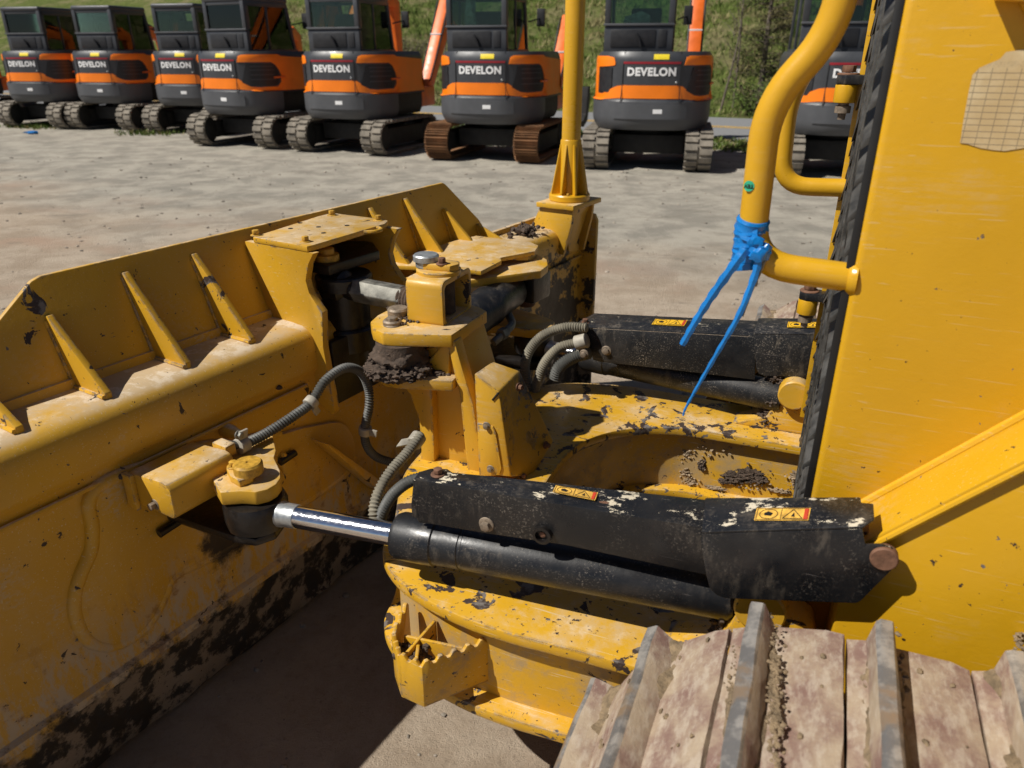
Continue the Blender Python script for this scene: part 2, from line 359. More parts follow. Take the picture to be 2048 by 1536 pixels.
# verge grass, bank grass and loose stones (uncountable)
def grass_mat(name, c0, c1):
    m = NT(name); oi = m.noise(1.5, 4); return m.fin(m.mix(m.ramp(oi, .35, .65), c0, c1), .8, 0, .2)
M['grass'] = grass_mat('grass_blades', (.07, .12, .02), (.16, .21, .05)); M['straw'] = grass_mat('dry_straw', (.24, .20, .09), (.36, .31, .16))
def tuft(mb, p, h, n, r, mi=0):
    for _ in range(n):
        a = random.uniform(0, 6.283); d = Vector((math.cos(a), math.sin(a), 0)); q = p + d * random.uniform(0, r); s = Vector((-d.y, d.x, 0)) * .006 * (1 + h * 4)
        hh = h * random.uniform(.6, 1.2); tip = q + d * hh * .45 + ZV * hh; mb.add([q - s, q + s, q + s * .6 + d * hh * .12 + ZV * hh * .6, tip], [[0, 1, 2, 3]], mi)
vg = MB()
for _ in range(2600):
    a = random.uniform(-26, 14); c = -abs(random.gauss(0, .33)) - .02; tuft(vg, RO(a, c, 0), random.uniform(.05, .14), 6, .07, 0 if random.random() < .8 else 1)
for (px, py, k, sp) in [(75, 252, 160, .5), (90, 255, 120, .4), (300, 268, 90, .4), (1490, 298, 260, .5), (1380, 290, 80, .5), (1000, 290, 60, .4)]:
    o = PZ(px, py, 0)
    for _ in range(k): tuft(vg, o + Vector((random.gauss(0, sp), random.gauss(0, sp * .6), 0)), random.uniform(.04, .11), 5, .06, 0 if random.random() < .75 else 1)
tag(vg.build('verge_grass', [M['grass'], M['straw']], flat=True), 'short green grass growing along the road verge and between the excavators', 'grass', kind='stuff')
bgz = MB()
for _ in range(9000):
    a = random.uniform(-32, 16); c = random.uniform(.1, 11) ; st = noise.noise(Vector((a * .35, c * .5, 3))) > .05
    tuft(bgz, RO(a, ROADW + c, bank_z(a, c) - .02), random.uniform(.10, .26), 5, .16, 1 if (st and random.random() < .7) or random.random() < .15 else 0)
tag(bgz.build('bank_grass', [M['grass'], M['straw']], flat=True), 'rough green and straw coloured grass covering the bank beyond the road', 'grass', kind='stuff')
st = MB()
for _ in range(2600):
    y = random.uniform(.6, 13.5); x = random.uniform(-.75, .75) * (y + 1.2); r = random.choice([.002, .003, .004, .005, .007, .012]) * (.6 + y * .10)
    st.lump((x, y, ground_h(x, y) + r * .2), r * random.uniform(.8, 1.5), r * random.uniform(.8, 1.4), r * .6, 1, .5)
tag(st.build('loose_gravel', plain('gravel_stones', (.27, .235, .19), .9, 0, .5, 3), flat=True), 'small loose stones scattered over the packed dirt yard', 'gravel', kind='stuff')

# ================================================================== bulldozer
dz = empty('bulldozer', W(-1.0, 1.74, 0), aU)
tag(dz, 'large yellow bulldozer with angled blade, black cylinder covers and muddy steel tracks', 'bulldozer')
VC = 1.74
def part(name, parent=dz): return empty_part(name, parent)
def empty_part(name, parent):
    o = bpy.data.objects.new(name, None); C.objects.link(o); o.parent = parent; o.empty_display_size = .1; return o
def hexbolt(name, pos, axis, r, h, mat, parent, washer=True):
    m = MB(); ax = Vector(axis).normalized()
    if washer: m.lathe(pos - ax * .002, ax, [(r * 1.55, 0), (r * 1.55, r * .28), (r * 1.35, r * .36)], 16)
    x, y, a = frame(ax); q = random.uniform(0, 1); base = pos + ax * (r * .3 if washer else 0)
    m.prism([base + x * r * math.cos(q + k * math.pi / 3) + y * r * math.sin(q + k * math.pi / 3) for k in range(6)], ax * h)
    return m.build(name, mat, parent, r * .12)

# ---------------------------------------------------------------- blade
ZS = .97
def ng(z): return -1.73 - .35 * (z - ZS)
T0, T1 = .04, 3.2
prof = [(-1.745, .992), (-1.728, .992), (-1.722, ZS + .002), (-1.64, ZS), (-1.60, ZS - .004), (-1.578, ZS - .014), (-1.562, ZS - .034), (-1.556, ZS - .06), (-1.556, .85),
        (-1.560, .838), (-1.572, .826), (-1.575, .812), (-1.570, .30), (-1.556, .292), (-1.554, .272), (-1.566, .262), (-1.585, .13), (-1.60, .04), (-1.62, .02),
        (-1.95, .015), (-1.96, .04), (-1.90, .2), (-1.84, .45), (-1.80, .7), (-1.775, .9)]
blade = MB()
nseg = 150; o = len(blade.v)
for i in range(nseg + 1):
    t = T0 + (T1 - T0) * i / nseg
    for k, (n_, z_) in enumerate(prof):
        jz = .014 * noise.noise(Vector((t * 3.1, k * .6, 2))) + .012 * noise.noise(Vector((t * 11, k * .9, 4))) if z_ < .2 and n_ > -1.7 else 0
        blade.v.append(B(t, n_ + jz, z_))
L = len(prof)
for i in range(nseg):
    for k in range(L): blade.f.append([i * L + k, i * L + (k + 1) % L, (i + 1) * L + (k + 1) % L, (i + 1) * L + k]); blade.m.append(0)
blade.f.append(list(range(L))); blade.m.append(0); blade.f.append([nseg * L + k for k in range(L)][::-1]); blade.m.append(0)
bl = blade.build('blade', M['blade'], dz, angle=50)
# end plate at the far end
ep = MB(); ep.prism([B(T1 - .001, n_, z_) for n_, z_ in [(-1.50, .10), (-1.50, .97), (-1.515, 1.0), (-1.74, 1.0), (-1.76, .9), (-1.93, .1)]], T * .025); ep.build('end_plate', M['blade'], bl, .004)
# spill guard, leaning forward
gp = [(.43, ZS - .01), (.75, 1.153), (.845, 1.214), (.87, 1.221), (2.44, 1.221), (2.455, 1.212), (2.60, 1.056), (2.615, 1.03), (2.62, ZS - .01)]
gm = MB(); gm.prism([B(t, ng(z), z) for t, z in gp], -N * .013); gm.build('spill_guard', M['guard'], bl, .003)
for t, zt in [(.65, 1.06), (.8475, 1.135), (1.061, 1.185), (1.267, 1.188), (1.99, 1.195), (2.185, 1.198), (2.39, 1.13), (2.58, 1.04)]:
    th = .017; tip = -1.607
    poly = [(ng(ZS) - .01, ZS - .01), (tip, ZS - .008), (tip, ZS + .012), (ng(zt) + .020, zt - .006), (ng(zt) + .012, zt + .004), (ng(zt) - .004, zt)]
    r = MB(); r.prism([B(t - th / 2, a, z) for a, z in poly], T * th); ro = r.build('rib', M['rib'], bl, .0025)
    wl = MB(); wl.tube([B(t - th / 2 - .001, ng(zt - k * (zt - ZS) / 8) + .003, zt - .01 - k * (zt - ZS - .01) / 8) for k in range(9)], .005, 6)
    wl.tube([B(t - th / 2 - .002, ng(ZS) + .005 + k * .0145, ZS + .003) for k in range(9)], .006, 6); wl.build('weld_bead', M['rib'], bl)
# reinforcement plate with weld line, follows the outline in the photo
NB = -1.566
out = [(560, 868), (470, 888), (402, 897), (330, 925), (262, 945), (215, 965), (190, 985), (181, 1012), (188, 1050), (186, 1100), (168, 1142), (153, 1190), (156, 1238), (180, 1280), (222, 1292), (268, 1275), (304, 1240), (330, 1192), (352, 1150), (430, 1110), (560, 1035), (700, 935), (690, 850), (620, 852)]
pl = catmull([PB(x, y, NB) for x, y in out] + [PB(560, 868, NB)], 4)[:-1]
rp = MB(); rp.prism([p - N * .012 for p in pl], N * .020); rp.build('reinforcing_plate', M['blade'], bl, .004)
wl = MB(); wl.tube([p - N * .007 for p in pl[:86]], .0175, 12); wl.build('weld_bead', M['blade'], bl)
wl = MB(); wl.tube([B(.1, -1.566, .80), B(1.40, -1.566, .80)], .006, 8); wl.tube([B(1.85, -1.566, .80), B(3.18, -1.566, .80)], .006, 8); wl.build('weld_bead', M['blade'], bl)
# small plugs and studs on the blade back
for x, y in [(243, 953), (381, 672), (558, 775), (705, 655)]:
    m = MB(); q = PB(x, y, ng(1.05) + .003) if y == 672 else PB(x, y, -1.556); m.lump(q, .010, .008, .008, 1, .4, 8); m.build('mud_speck', M['mudk'], bl)
for x, y in [(458, 862)]:
    q = PB(x, y, -1.556); m = MB(); m.lathe(q - N * .02, N, [(.020, 0), (.019, .03), (.014, .055), (.010, .06)], 16); m.build('stud', M['blade'], bl)
# upper mount: two cheek plates, top plate, bolts
chk = [(489, 476), (625, 492), (626, 507), (616, 529), (611, 561), (618, 586), (632, 608), (644, 625), (646, 694), (669, 823), (664, 830)]
for t in (1.44, 1.80):
    q = []
    for x, y in chk:
        p = PT(x, y, 1.44); q.append((p.dot(N), p.z))
    q[0] = (q[0][0], 1.19); q[1] = (q[1][0], 1.19); q += [(-1.58, .73), (-1.75, .80), (-1.76, ZS)]
    m = MB(); m.prism([B(t, a, z) for a, z in q], T * .022); m.build('mount_cheek', M['tower'], bl, .003)
mt = MB(); mt.prism([(lambda p: p + T * max(0, 1.4385 - p.dot(T)))(PZ(x, y, 1.208)) for x, y in [(488, 478), (496, 486), (612, 493), (625, 490), (770, 447), (776, 441), (766, 438), (668, 426), (655, 426)]], -ZV * .017); mtp = mt.build('mount_top_plate', M['tower'], bl, .003)
for x, y in [(512, 470), (611, 483), (664, 430), (757, 440)]: hexbolt('bolt', PZ(x, y, 1.209), ZV, .0105, .012, M['ybolt'], bl)
for x, y in [(581, 457), (637, 454), (647, 466), (694, 451), (600, 446)]:
    m = MB(); m.lathe(PZ(x, y, 1.2082), ZV, [(.0075, 0), (.0075, .0008)], 12); m.build('bolt_hole', M['ink'], bl)
m = MB(); q = PZ(752, 458, 1.205); m.tube(catmull([q + T * .02 - N * .01, q + N * .02, q - T * .03 + N * .022, q - T * .055], 5), .006, 8); m.build('lifting_loop', M['tower'], bl)
# trunnion and caps inside the mount
for z0, z1, r, mk in [(1.05, 1.09, .085, 'grease'), (.93, 1.05, .07, 'grease'), (.86, .93, .085, 'grease'), (.80, .86, .06, 'grease')]:
    m = MB(); m.lathe(B(1.60, -1.575, z0), ZV, [(r, 0), (r, z1 - z0 - .006), (r - .006, z1 - z0)], 24); m.build('trunnion_ring', M[mk], bl)
m = MB(); m.prism([PZ(x, y, 1.105) for x, y in [(620, 545), (660, 552), (760, 520), (745, 500), (640, 500)]], ZV * .03); m.build('trunnion_plate', M['grease'], bl, .004)
m = MB(); m.lathe(PZ(655, 520, 1.135), ZV, [(.035, 0), (.035, .018), (.022, .02), (.022, .035), (.018, .038)], 20); m.build('pin_cap', M['ybolt'], bl)
m = MB(); m.prism([B(1.47, -1.545, z) + T * d for z, d in [(.72, .0), (.72, .31), (.92, .31), (.92, 0)]], N * .025); m.build('backing_plate', M['grease'], bl, .004)
# near cylinder lug: plate, pin, dirty eye below
LZ = .782
lp = [PZ(x, y, LZ) for x, y in [(405, 925), (470, 890), (545, 868), (552, 900), (548, 915), (560, 940), (561, 955), (552, 968), (535, 978), (510, 984), (480, 982), (440, 985)]]
m = MB(); m.prism(lp, ZV * -.036); m.build('cylinder_lug', M['tower'], bl, .004)
m = MB(); m.prism([PZ(x, y, LZ + .018) for x, y in [(452, 935), (485, 915), (520, 925), (505, 952), (478, 962), (460, 952)]], ZV * -.018); m.build('pin_keeper', M['tower'], bl, .003)
m = MB(); m.lathe(PZ(498, 944, LZ + .016), ZV, [(.034, 0), (.034, .022), (.030, .027), (.004, .027), (.002, .023)], 28); m.build('lug_pin', M['ybolt'], bl)
hexbolt('bolt', PZ(467, 932, LZ + .02), ZV, .010, .010, M['ybolt'], bl)
EYE = PZ(508, 985, .752); EYE.z = 0
m = MB(); m.lathe(EYE + ZV * .665, ZV, [(.05, 0), (.07, .008), (.074, .03), (.074, .062), (.068, .076)], 32); eye_m = m
m.build('rod_eye', M['grease'], bl)
LUGS = (T * (1.62 * 2 - 2 * EYE.dot(T)))
m = MB(); m.prism([EYE + T * a + N * b + ZV * .66 for a, b in [(-.085, -.24), (-.062, -.02), (-.045, .035), (0, .055), (.045, .035), (.062, -.02), (.085, -.24)]], ZV * -.022); m.build('lower_lug', M['grease'], bl, .006)
EYE2 = EYE + LUGS
m = MB(); m.lathe(EYE2 + ZV * .665, ZV, [(.05, 0), (.07, .008), (.074, .03), (.074, .062), (.068, .076)], 28); m.build('rod_eye', M['grease'], bl)
for zz, mk in ((.782, 'tower'), (.655, 'grease')):
    m = MB(); c = EYE2; m.prism([c + T * a + N * b + ZV * zz for a, b in [(-.12, -.2), (-.075, .02), (-.05, .06), (0, .078), (.05, .06), (.075, .02), (.12, -.2)]], ZV * -.035); m.build('cylinder_lug', M[mk], bl, .005)
# slanted gussets beside the lug
for poly in ([(618, 876), (634, 880), (757, 968), (750, 980), (735, 975)],):
    m = MB(); m.prism([PB(x, y, -1.55) for x, y in poly], N * .06); m.build('gusset', M['blade'], bl, .004)
m = MB(); m.prism([PB(x, y, -1.56) for x, y in [(560, 900), (586, 918), (592, 935), (566, 950), (556, 930)]], N * .018); m.build('gusset', M['blade'], bl, .008)
for a, b in [((318, 1068), (405, 1012)), ((560, 925), (590, 905))]:
    m = MB(); m.tube([PB(*a, -1.547), PB(*b, -1.547)], .011, 10); m.build('slot', M['grease'], bl)
# sensor box: bent sheet cover bolted to the blade
fx = [(268, 945), (285, 937), (370, 896), (440, 893)]
n0, n1 = -1.552, -1.375
tA = .815; tB = .992
def sb(t, n, z): return B(t, n, z)
pts = [(-1.55, .806), (-1.55, .725), (-1.40, .728), (-1.392, .740), (-1.392, .803), (-1.402, .817), (-1.42, .82)]
m = MB(); m.prism([B(tA, a, z) for a, z in pts], T * (tB - tA)); sbx = m.build('sensor_cover', M['tower'], bl, .005)
m = MB(); m.prism([B(tA - .012, a, z) for a, z in [(-1.553, .81), (-1.553, .72), (-1.52, .715), (-1.52, .808)]], T * .012); m.build('cover_flange', M['tower'], bl, .002)
hexbolt('bolt', B(tA, -1.46, .748), -T, .009, .012, M['bolt'], bl)
h_end = PB(482, 891, -1.43)
m = MB(); m.tube([B(tB - .002, -1.45, .80), B(tB + .03, -1.44, .815), h_end], .010, 10); m.build('cable', M['hose'], bl)
m = MB(); m.box((tB, -1.47, .795), (tB + .03, -1.42, .825), B); m.build('cable_port', M['tower'], bl, .003)
# corrugated hose across the blade
def corr(path, r, amp=.14, step=.0042, seg=10):
    p = resample(path, step); return p, [r * (1 + amp * (1 if i % 2 else -1)) for i in range(len(p))]
def hose(name, pts, r, mat, parent, **k):
    p, rr = corr(catmull(pts, 10), r, **k); m = MB(); m.tube(p, rr, 10); return m.build(name, mat, parent, angle=60)
h1 = [PB(x, y, n) for x, y, n in [(478, 893, -1.43), (530, 868, -1.43), (590, 830, -1.42), (622, 805, -1.42), (650, 762, -1.42), (690, 736, -1.42), (722, 745, -1.42), (737, 778, -1.42), (738, 815, -1.42), (730, 855, -1.44), (733, 890, -1.45), (755, 915, -1.45), (800, 928, -1.42)]]
hose('hose', h1, .0125, M['hose'], bl)
def clamp(c, ax, r, wd, parent, tab=None):
    m = MB(); x, y, a = frame(ax); m.lathe(c - a * wd / 2, a, [(r, 0), (r + .002, .001), (r + .002, wd - .001), (r, wd)], 18)
    if tab is not None:
        q = c + tab.normalized() * (r + .012); s = a * wd * .45; tt = tab.normalized() * .016; k = a.cross(tab).normalized() * .003
        m.hull8([q - s - tt - k, q + s - tt - k, q + s - tt + k, q - s - tt + k, q - s + tt - k, q + s + tt - k, q + s + tt + k, q - s + tt + k])
    return m.build('hose_clamp', M['clamp'], parent, .0012)
clamp(h1[0] + (h1[1] - h1[0]) * .12, h1[1] - h1[0], .019, .028, bl, ZV + N * .3)
hexbolt('bolt', h1[0] + ZV * .035 + N * .008, N, .008, .008, M['steel'], bl)
clamp(h1[3], h1[4] - h1[2], .018, .022, bl, T * .5 - ZV)
clamp(h1[9] - ZV * .01, h1[10] - h1[8], .018, .026, bl, N)
# tilt cylinder beside the tower, its shelf plate and end lug
m = MB(); m.prism([PZ(x, y, 1.02) for x, y in [(775, 530), (838, 503), (905, 482), (952, 471), (1012, 478), (1062, 484), (1077, 491), (1070, 502), (1001, 515), (1003, 521), (962, 542), (905, 535)]], ZV * -.016); m.build('tilt_shelf', M['tower'], bl, .003)
m = MB()   # torn, curled lip at the end of the shelf
pc = [PZ(x, y, 1.018) for x, y in [(1005, 512), (1030, 508), (1052, 505), (1068, 496), (1075, 490)]]; pd = [p - ZV * d + N * .012 for p, d in zip(pc, (.010, .022, .028, .05, .085))]
for a, b, c, d in zip(pc, pc[1:], pd[1:], pd): m.hull8([a, b, c, d, a - N * .01, b - N * .01, c - N * .01, d - N * .01])
m.build('bent_lip', M['tower'], bl, .001)
m = MB(); m.prism([PZ(x, y, .985) for x, y in [(905, 540), (1000, 520), (1075, 508), (1094, 518), (1096, 530), (1082, 541), (1050, 545), (940, 560)]], ZV * -.03); m.build('tilt_bracket', M['tower'], bl, .005)
ca, cb = B(1.74, -1.33, .875), B(2.28, -1.385, .905)
m = MB(); dd = (cb - ca).normalized(); m.lathe(ca, dd, [(.052, 0), (.068, .01), (.068, .30), (.071, .305), (.071, .33), (.066, .335), (.066, .50), (.05, .53), (.04, .56)], 32); tc = m.build('tilt_cylinder', M['barrel'], dz)
m = MB(); m.box((2.27, -1.44, .85), (2.40, -1.30, .955), B); m.build('end_block', M['grease'], tc, .012)
m = MB(); m.lathe(B(2.335, -1.37, .82), ZV, [(.03, 0), (.034, .006), (.034, .03)], 20); m.build('end_pin', M['rust'], tc)
m = MB(); m.tube(catmull([B(1.98, -1.29, .80), B(2.03, -1.28, .82), B(2.10, -1.29, .83), B(2.14, -1.33, .85)], 6), .014, 10); m.lathe(B(2.03, -1.28, .82) - T * .02, T, [(.021, 0), (.021, .03)], 6); m.build('hose_fitting', M['steel'], tc)
# round plates on the blade back behind the tilt cylinder
for t, z, r in [(2.42, .72, .085), (2.20, .62, .07)]:
    m = MB(); m.lathe(B(t, -1.575, z), N, [(r, 0), (r, .012), (r - .006, .018), (r * .7, .018), (r * .66, .012), (.002, .012)], 36); m.build('round_boss', M['blade'], bl)
m = MB(); m.box((1.9, -1.575, .36), (2.7, -1.555, .44), B); m.build('wear_strip', M['blade'], bl, .005)
# mast bracket and mast on the far blade end
BZ = 1.085; MC = PZ(1139, 388, BZ + .025)
bt, bn = MC.dot(T), MC.dot(N)
m = MB(); m.prism([B(bt + a, bn + b, BZ) for a, b in [(-.125, -.10), (-.125, .085), (.125, .10), (.125, -.10)]], ZV * -.022); mk_ = m.build('mast_bracket_plate', M['tower'], bl, .003)
for a0, a1, zt in [(-.11, -.088, .86), (.088, .11, .84)]:
    m = MB(); m.prism([B(bt + a0, n_, z_) for n_, z_ in [(bn - .09, BZ - .022), (bn + .075, BZ - .022), (bn + .070, 1.0), (-1.535, zt), (-1.56, zt), (-1.70, .97)]], T * (a1 - a0)); m.build('mast_bracket_cheek', M['tower'], bl, .003)
m = MB(); m.prism([B(bt - .088, bn + .066, z_) for z_ in (BZ - .022, .99)][:1] + [B(bt + .088, bn + .066, BZ - .022), B(bt + .088, bn + .04, .99), B(bt + .02, bn + .02, .84), B(bt - .03, bn + .02, .86), B(bt - .088, bn + .04, .99)], -N * .016); m.build('mast_bracket_front', M['tower'], bl, .003)
ma = MB(); ma.lathe(B(bt, bn, BZ + .030), ZV, [(.041, 0), (.041, 1.75), (.036, 1.76)], 28); mast = ma.build('mast', M['pipe'], dz)
m = MB(); m.lathe(B(bt, bn, BZ), ZV, [(.088, 0), (.092, .004), (.092, .024), (.088, .03)], 32); m.build('mast_flange', M['pipe'], mast)
m = MB(); m.lathe(B(bt, bn, BZ + .030), ZV, [(.046, 0), (.046, .225), (.043, .23)], 28); m.build('mast_sleeve', M['pipe'], mast)
for k in range(8):
    a = k * math.pi / 4 + .25; d = Vector((math.cos(a), math.sin(a), 0)); s = Vector((-d.y, d.x, 0)) * .0045; c = B(bt, bn, BZ + .030)
    m = MB(); m.prism([c + d * .04 - s, c + d * .085 - s, c + d * .085 + ZV * .012 - s, c + d * .048 + ZV * .21 - s, c + d * .04 + ZV * .21 - s], s * 2); m.build('mast_gusset', M['pipe'], mast, .001)
    if k % 2: hexbolt('bolt', c + (d + Vector((-d.y, d.x, 0)) * .4).normalized() * .078, ZV, .007, .008, M['ybolt'], mast)
# mud heap on the far shelf, dried dust patches
m = MB()
for _ in range(70):
    q = B(random.gauss(2.80, .045), random.gauss(-1.66, .022), ZS + .004); m.lump(q + ZV * random.uniform(0, .022), *(random.uniform(.006, .018) for _ in range(3)), 1, .6)
tag(m.build('dried_mud', M['mudk'], bl, flat=True), kind='stuff')

# ---------------------------------------------------------------- C-frame with arms, tower, step
AZ, AB = .62, .37
def half_outline(inset=0.0, inner=False):
    if inner: return [(-.62, 1.34 + inset), (.16, 1.34 + inset), (.34, 1.36 + inset), (.47, 1.43 + inset * .7), (.55 + inset * .0, 1.53), (.58 - inset, 1.64), (.585 - inset, 1.74)]
    return [(-.62, 1.10 + inset), (.20, 1.10 + inset), (.46, 1.092 + inset), (.60, 1.105 + inset), (.72, 1.14 + inset), (.80 - inset * .5, 1.19 + inset * .7), (.845 - inset, 1.25 + inset * .4), (.87 - inset, 1.34), (.93 - inset, 1.47), (.97 - inset, 1.58), (.985 - inset, 1.74)]
def outline(inset, inner=False):
    h = [Vector((a, b, 0)) for a, b in half_outline(inset, inner)]; h = catmull(h, 4)
    return [(p.x, p.y) for p in h] + [(p.x, 2 * VC - p.y) for p in reversed(h[:-1])]
def uplate(z0, z1, oi, ii):
    o_, i_ = outline(oi), outline(ii, True); m = MB(); n = len(o_); k = len(i_)
    return o_, i_
def ring_solid(name, z0, z1, oi, ii, mat, parent, bevel):
    a = outline(oi); b = outline(ii, True); m = MB(); poly = [W(x, y, z0) for x, y in a] + [W(x, y, z0) for x, y in reversed(b)]
    m.prism(poly, ZV * (z1 - z0)); return m.build(name, mat, parent, bevel)
cf = ring_solid('c_frame', AZ - .028, AZ, 0, 0, M['arm'], dz, .004)
ring_solid('frame_web', AB + .02, AZ - .0285, .035, -.03, M['armin'], cf, 0)
ring_solid('frame_bottom_flange', AB, AB + .028, -.012, .012, M['arm'], cf, .004)
# cross floor just behind the tower
# step on the near arm
SZ0, SZ1 = .435, .545
sp = [W(.735, 1.155, 0), W(.715, 1.06, 0), W(.675, 1.018, 0), W(.615, 1.012, 0), W(.515, 1.135, 0)]
def saw(a, b, n, zb, zt, th):
    L_ = (b - a).length; d = (b - a) / n; out = [a + ZV * zb]; tp = []
    for k in range(n): tp += [a + d * k + ZV * zt, a + d * (k + .25) + ZV * (zt + .012), a + d * (k + .5) + ZV * (zt + .012), a + d * (k + .75) + ZV * zt]
    tp.append(b + ZV * zt); return [a + ZV * zb] + tp + [b + ZV * zb]
m = MB(); stp = None
for a, b, n, z0, z1 in [(sp[0], sp[1], 3, SZ0 + .01, SZ1 + .01), (sp[1], sp[2], 3, SZ0, SZ1), (sp[2], sp[3], 2, SZ0 - .004, SZ1 - .004), (sp[3], sp[4], 5, SZ0 - .004, SZ1 - .004)]:
    nn = (b - a).cross(ZV).normalized() * -.009; m = MB(); m.prism(saw(a, b, n, z0, z1, .01), nn); q = m.build('step_band', M['stepm'], cf, .0015); stp = stp or q
for a, b in [(sp[2], W(.66, 1.15, 0)), (W(.70, 1.09, 0), W(.56, 1.10, 0)), (W(.655, 1.075, 0), W(.63, 1.02, 0))]:
    nn = (b - a).cross(ZV).normalized() * .007; m = MB(); m.prism([a + ZV * (SZ0 + .03), b + ZV * (SZ0 + .03), b + ZV * (SZ1 - .004), a + ZV * (SZ1 - .01)], nn); m.build('step_rung', M['stepm'], cf, .0015)
m = MB()
for _ in range(40): m.lump(W(random.uniform(.64, .71), random.uniform(1.04, 1.09), SZ1 - .03 + random.uniform(-.01, .01)), *(random.uniform(.004, .012) for _ in range(3)), 1, .6)
tag(m.build('dried_mud', M['mudk'], cf, flat=True), kind='stuff')
# mud inside the far arm
m = MB()
def wall_mud(px, py, k, sx, sy, s0, s1, v=2.163):
    for _ in range(k):
        q = PV(px + random.gauss(0, sx), py + random.gauss(0, sy), v); s = random.uniform(s0, s1); m.lump(q, s, s, s * .8, 1, .7)
for px, py, a, b in [(1468, 955, .030, .020), (1500, 950, .034, .022), (1520, 958, .022, .014), (1448, 962, .016, .009), (1404, 930, .012, .018)]: m.lump(PV(px, py, 2.168), a, .010, b, 4, .6, 14, ax=(U, V, ZV))
wall_mud(1490, 955, 70, 26, 9, .0015, .005)
tag(m.build('dried_mud', M['mudk'], cf, flat=True), kind='stuff')
m = MB()
for px, py, a, b in [(1380, 962, .020, .014), (1325 + 45, 945, .018, .012), (1372, 905, .014, .010), (1598, 955, .020, .022), (1430, 975, .03, .006), (1560, 982, .03, .006)]: m.lump(PV(px, py, 2.169), a, .006, b, 4, .7, 16, ax=(U, V, ZV))
for px, py, k, sx, sy in [(1404, 925, 10, 4, 7), (1380, 962, 18, 12, 9), (1365, 945, 26, 9, 10), (1372, 912, 24, 10, 6), (1595, 955, 30, 12, 10), (1430, 900, 24, 30, 8), (1540, 975, 26, 40, 4)]: wall_mud(px, py, k, sx, sy, .0015, .005)
tag(m.build('dried_mud', M['mudt'], cf, flat=True), kind='stuff')

# tower
tw = part('blade_tower')
TV = 1.65
m = MB(); m.prism([PZ(x, y, 1.02) for x, y in [(741, 643), (745, 656), (765, 666), (800, 668), (903, 670), (974, 622), (955, 612), (900, 600), (830, 600), (790, 612), (755, 630)]], ZV * -.036); m.build('upper_plate', M['tower'], tw, .004)
m = MB(); m.prism([PZ(x, y, .895) for x, y in [(752, 742), (770, 752), (800, 757), (905, 762), (935, 730), (900, 700), (800, 700), (765, 716)]], ZV * -.032); m.build('lower_plate', M['tower'], tw, .004)
def vpoly(pts, v, dv, name, mat=M['tower'], bev=.004):
    q = MB(); q.prism([PV(x, y, v) for x, y in pts], V * dv); return q.build(name, mat, tw, bev)
vpoly([(846, 753), (862, 757), (868, 900), (869, 960), (838, 960), (842, 900), (838, 840), (820, 790), (806, 771)], TV, .045, 'front_rib')
vpoly([(893, 681), (909, 684), (925, 740), (946, 810), (960, 900), (968, 962), (938, 962), (930, 899), (919, 790), (910, 755)], TV, .045, 'rear_rib')
vpoly([(848, 700), (905, 685), (924, 745), (945, 815), (962, 960), (840, 960), (845, 850), (838, 790)], TV + .03, .20, 'column')
vpoly([(884, 690), (900, 686), (897, 755), (845, 748), (842, 738)], TV + .012, .02, 'column_web')
vpoly([(866, 757), (915, 757), (918, 768), (866, 770)], TV + .008, .02, 'column_web')
# mud caked ball socket between the plates
bc = PZ(800, 700, .955); m = MB(); m.lathe(Vector((bc.x, bc.y, .892)) , ZV, [(.062, 0), (.07, .02), (.068, .05), (.064, .092)], 28); m.build('ball_socket', M['mudk'], tw)
m = MB(); m.lump(Vector((bc.x, bc.y, .938)), .074, .074, .050, 4, .22, 16)
for k in range(12):
    a = 2.2 + k * .37; m.lump(Vector((bc.x + math.cos(a) * .07, bc.y + math.sin(a) * .07, .905 + random.uniform(-.004, .008))), random.uniform(.020, .034), random.uniform(.020, .034), random.uniform(.012, .020), 4, .55, 12)
for k in range(4): m.lump(PZ(835 + k * 14, 743 + random.uniform(-4, 4), .898), .026, .022, .008, 4, .6, 12)
for k in range(4): m.lump(PZ(808 + k * 9, 630 + random.uniform(-5, 5), 1.022), .022, .022, .012, 4, .6, 12)
for _ in range(70):
    a = random.uniform(2.2, 6.6); rr = random.uniform(.058, .085); q = Vector((bc.x + math.cos(a) * rr, bc.y + math.sin(a) * rr, .897 + abs(random.gauss(0, .016)))); s = random.uniform(.002, .006); m.lump(q, s * 1.3, s * 1.3, s, 1, .6)
for _ in range(60):
    q = PZ(870 + random.gauss(0, 22) - 20, 742 + random.gauss(0, 5), .897); s = random.uniform(.003, .008); m.lump(q, s * 1.5, s * 1.5, s, 1, .6)
for _ in range(90):
    q = PZ(812 + random.gauss(0, 14), 632 + random.gauss(0, 8), 1.022); s = random.uniform(.002, .006); m.lump(q, s, s, s, 1, .6)
tag(m.build('dried_mud', M['mudk'], tw, flat=False, angle=70), kind='stuff')
hexbolt('bolt', PZ(785, 650, 1.02), ZV, .016, .018, M['bolt'], tw)
m = MB(); m.lathe(PZ(785, 650, 1.018), ZV, [(.026, 0), (.026, .012), (.022, .016)], 20); m.build('bolt_seat', M['bolt'], tw)
m = MB(); m.lathe(PZ(797, 632, 1.02), ZV, [(.03, 0), (.03, .02), (.026, .025)], 20); m.build('socket_cap', M['bolt'], tw)
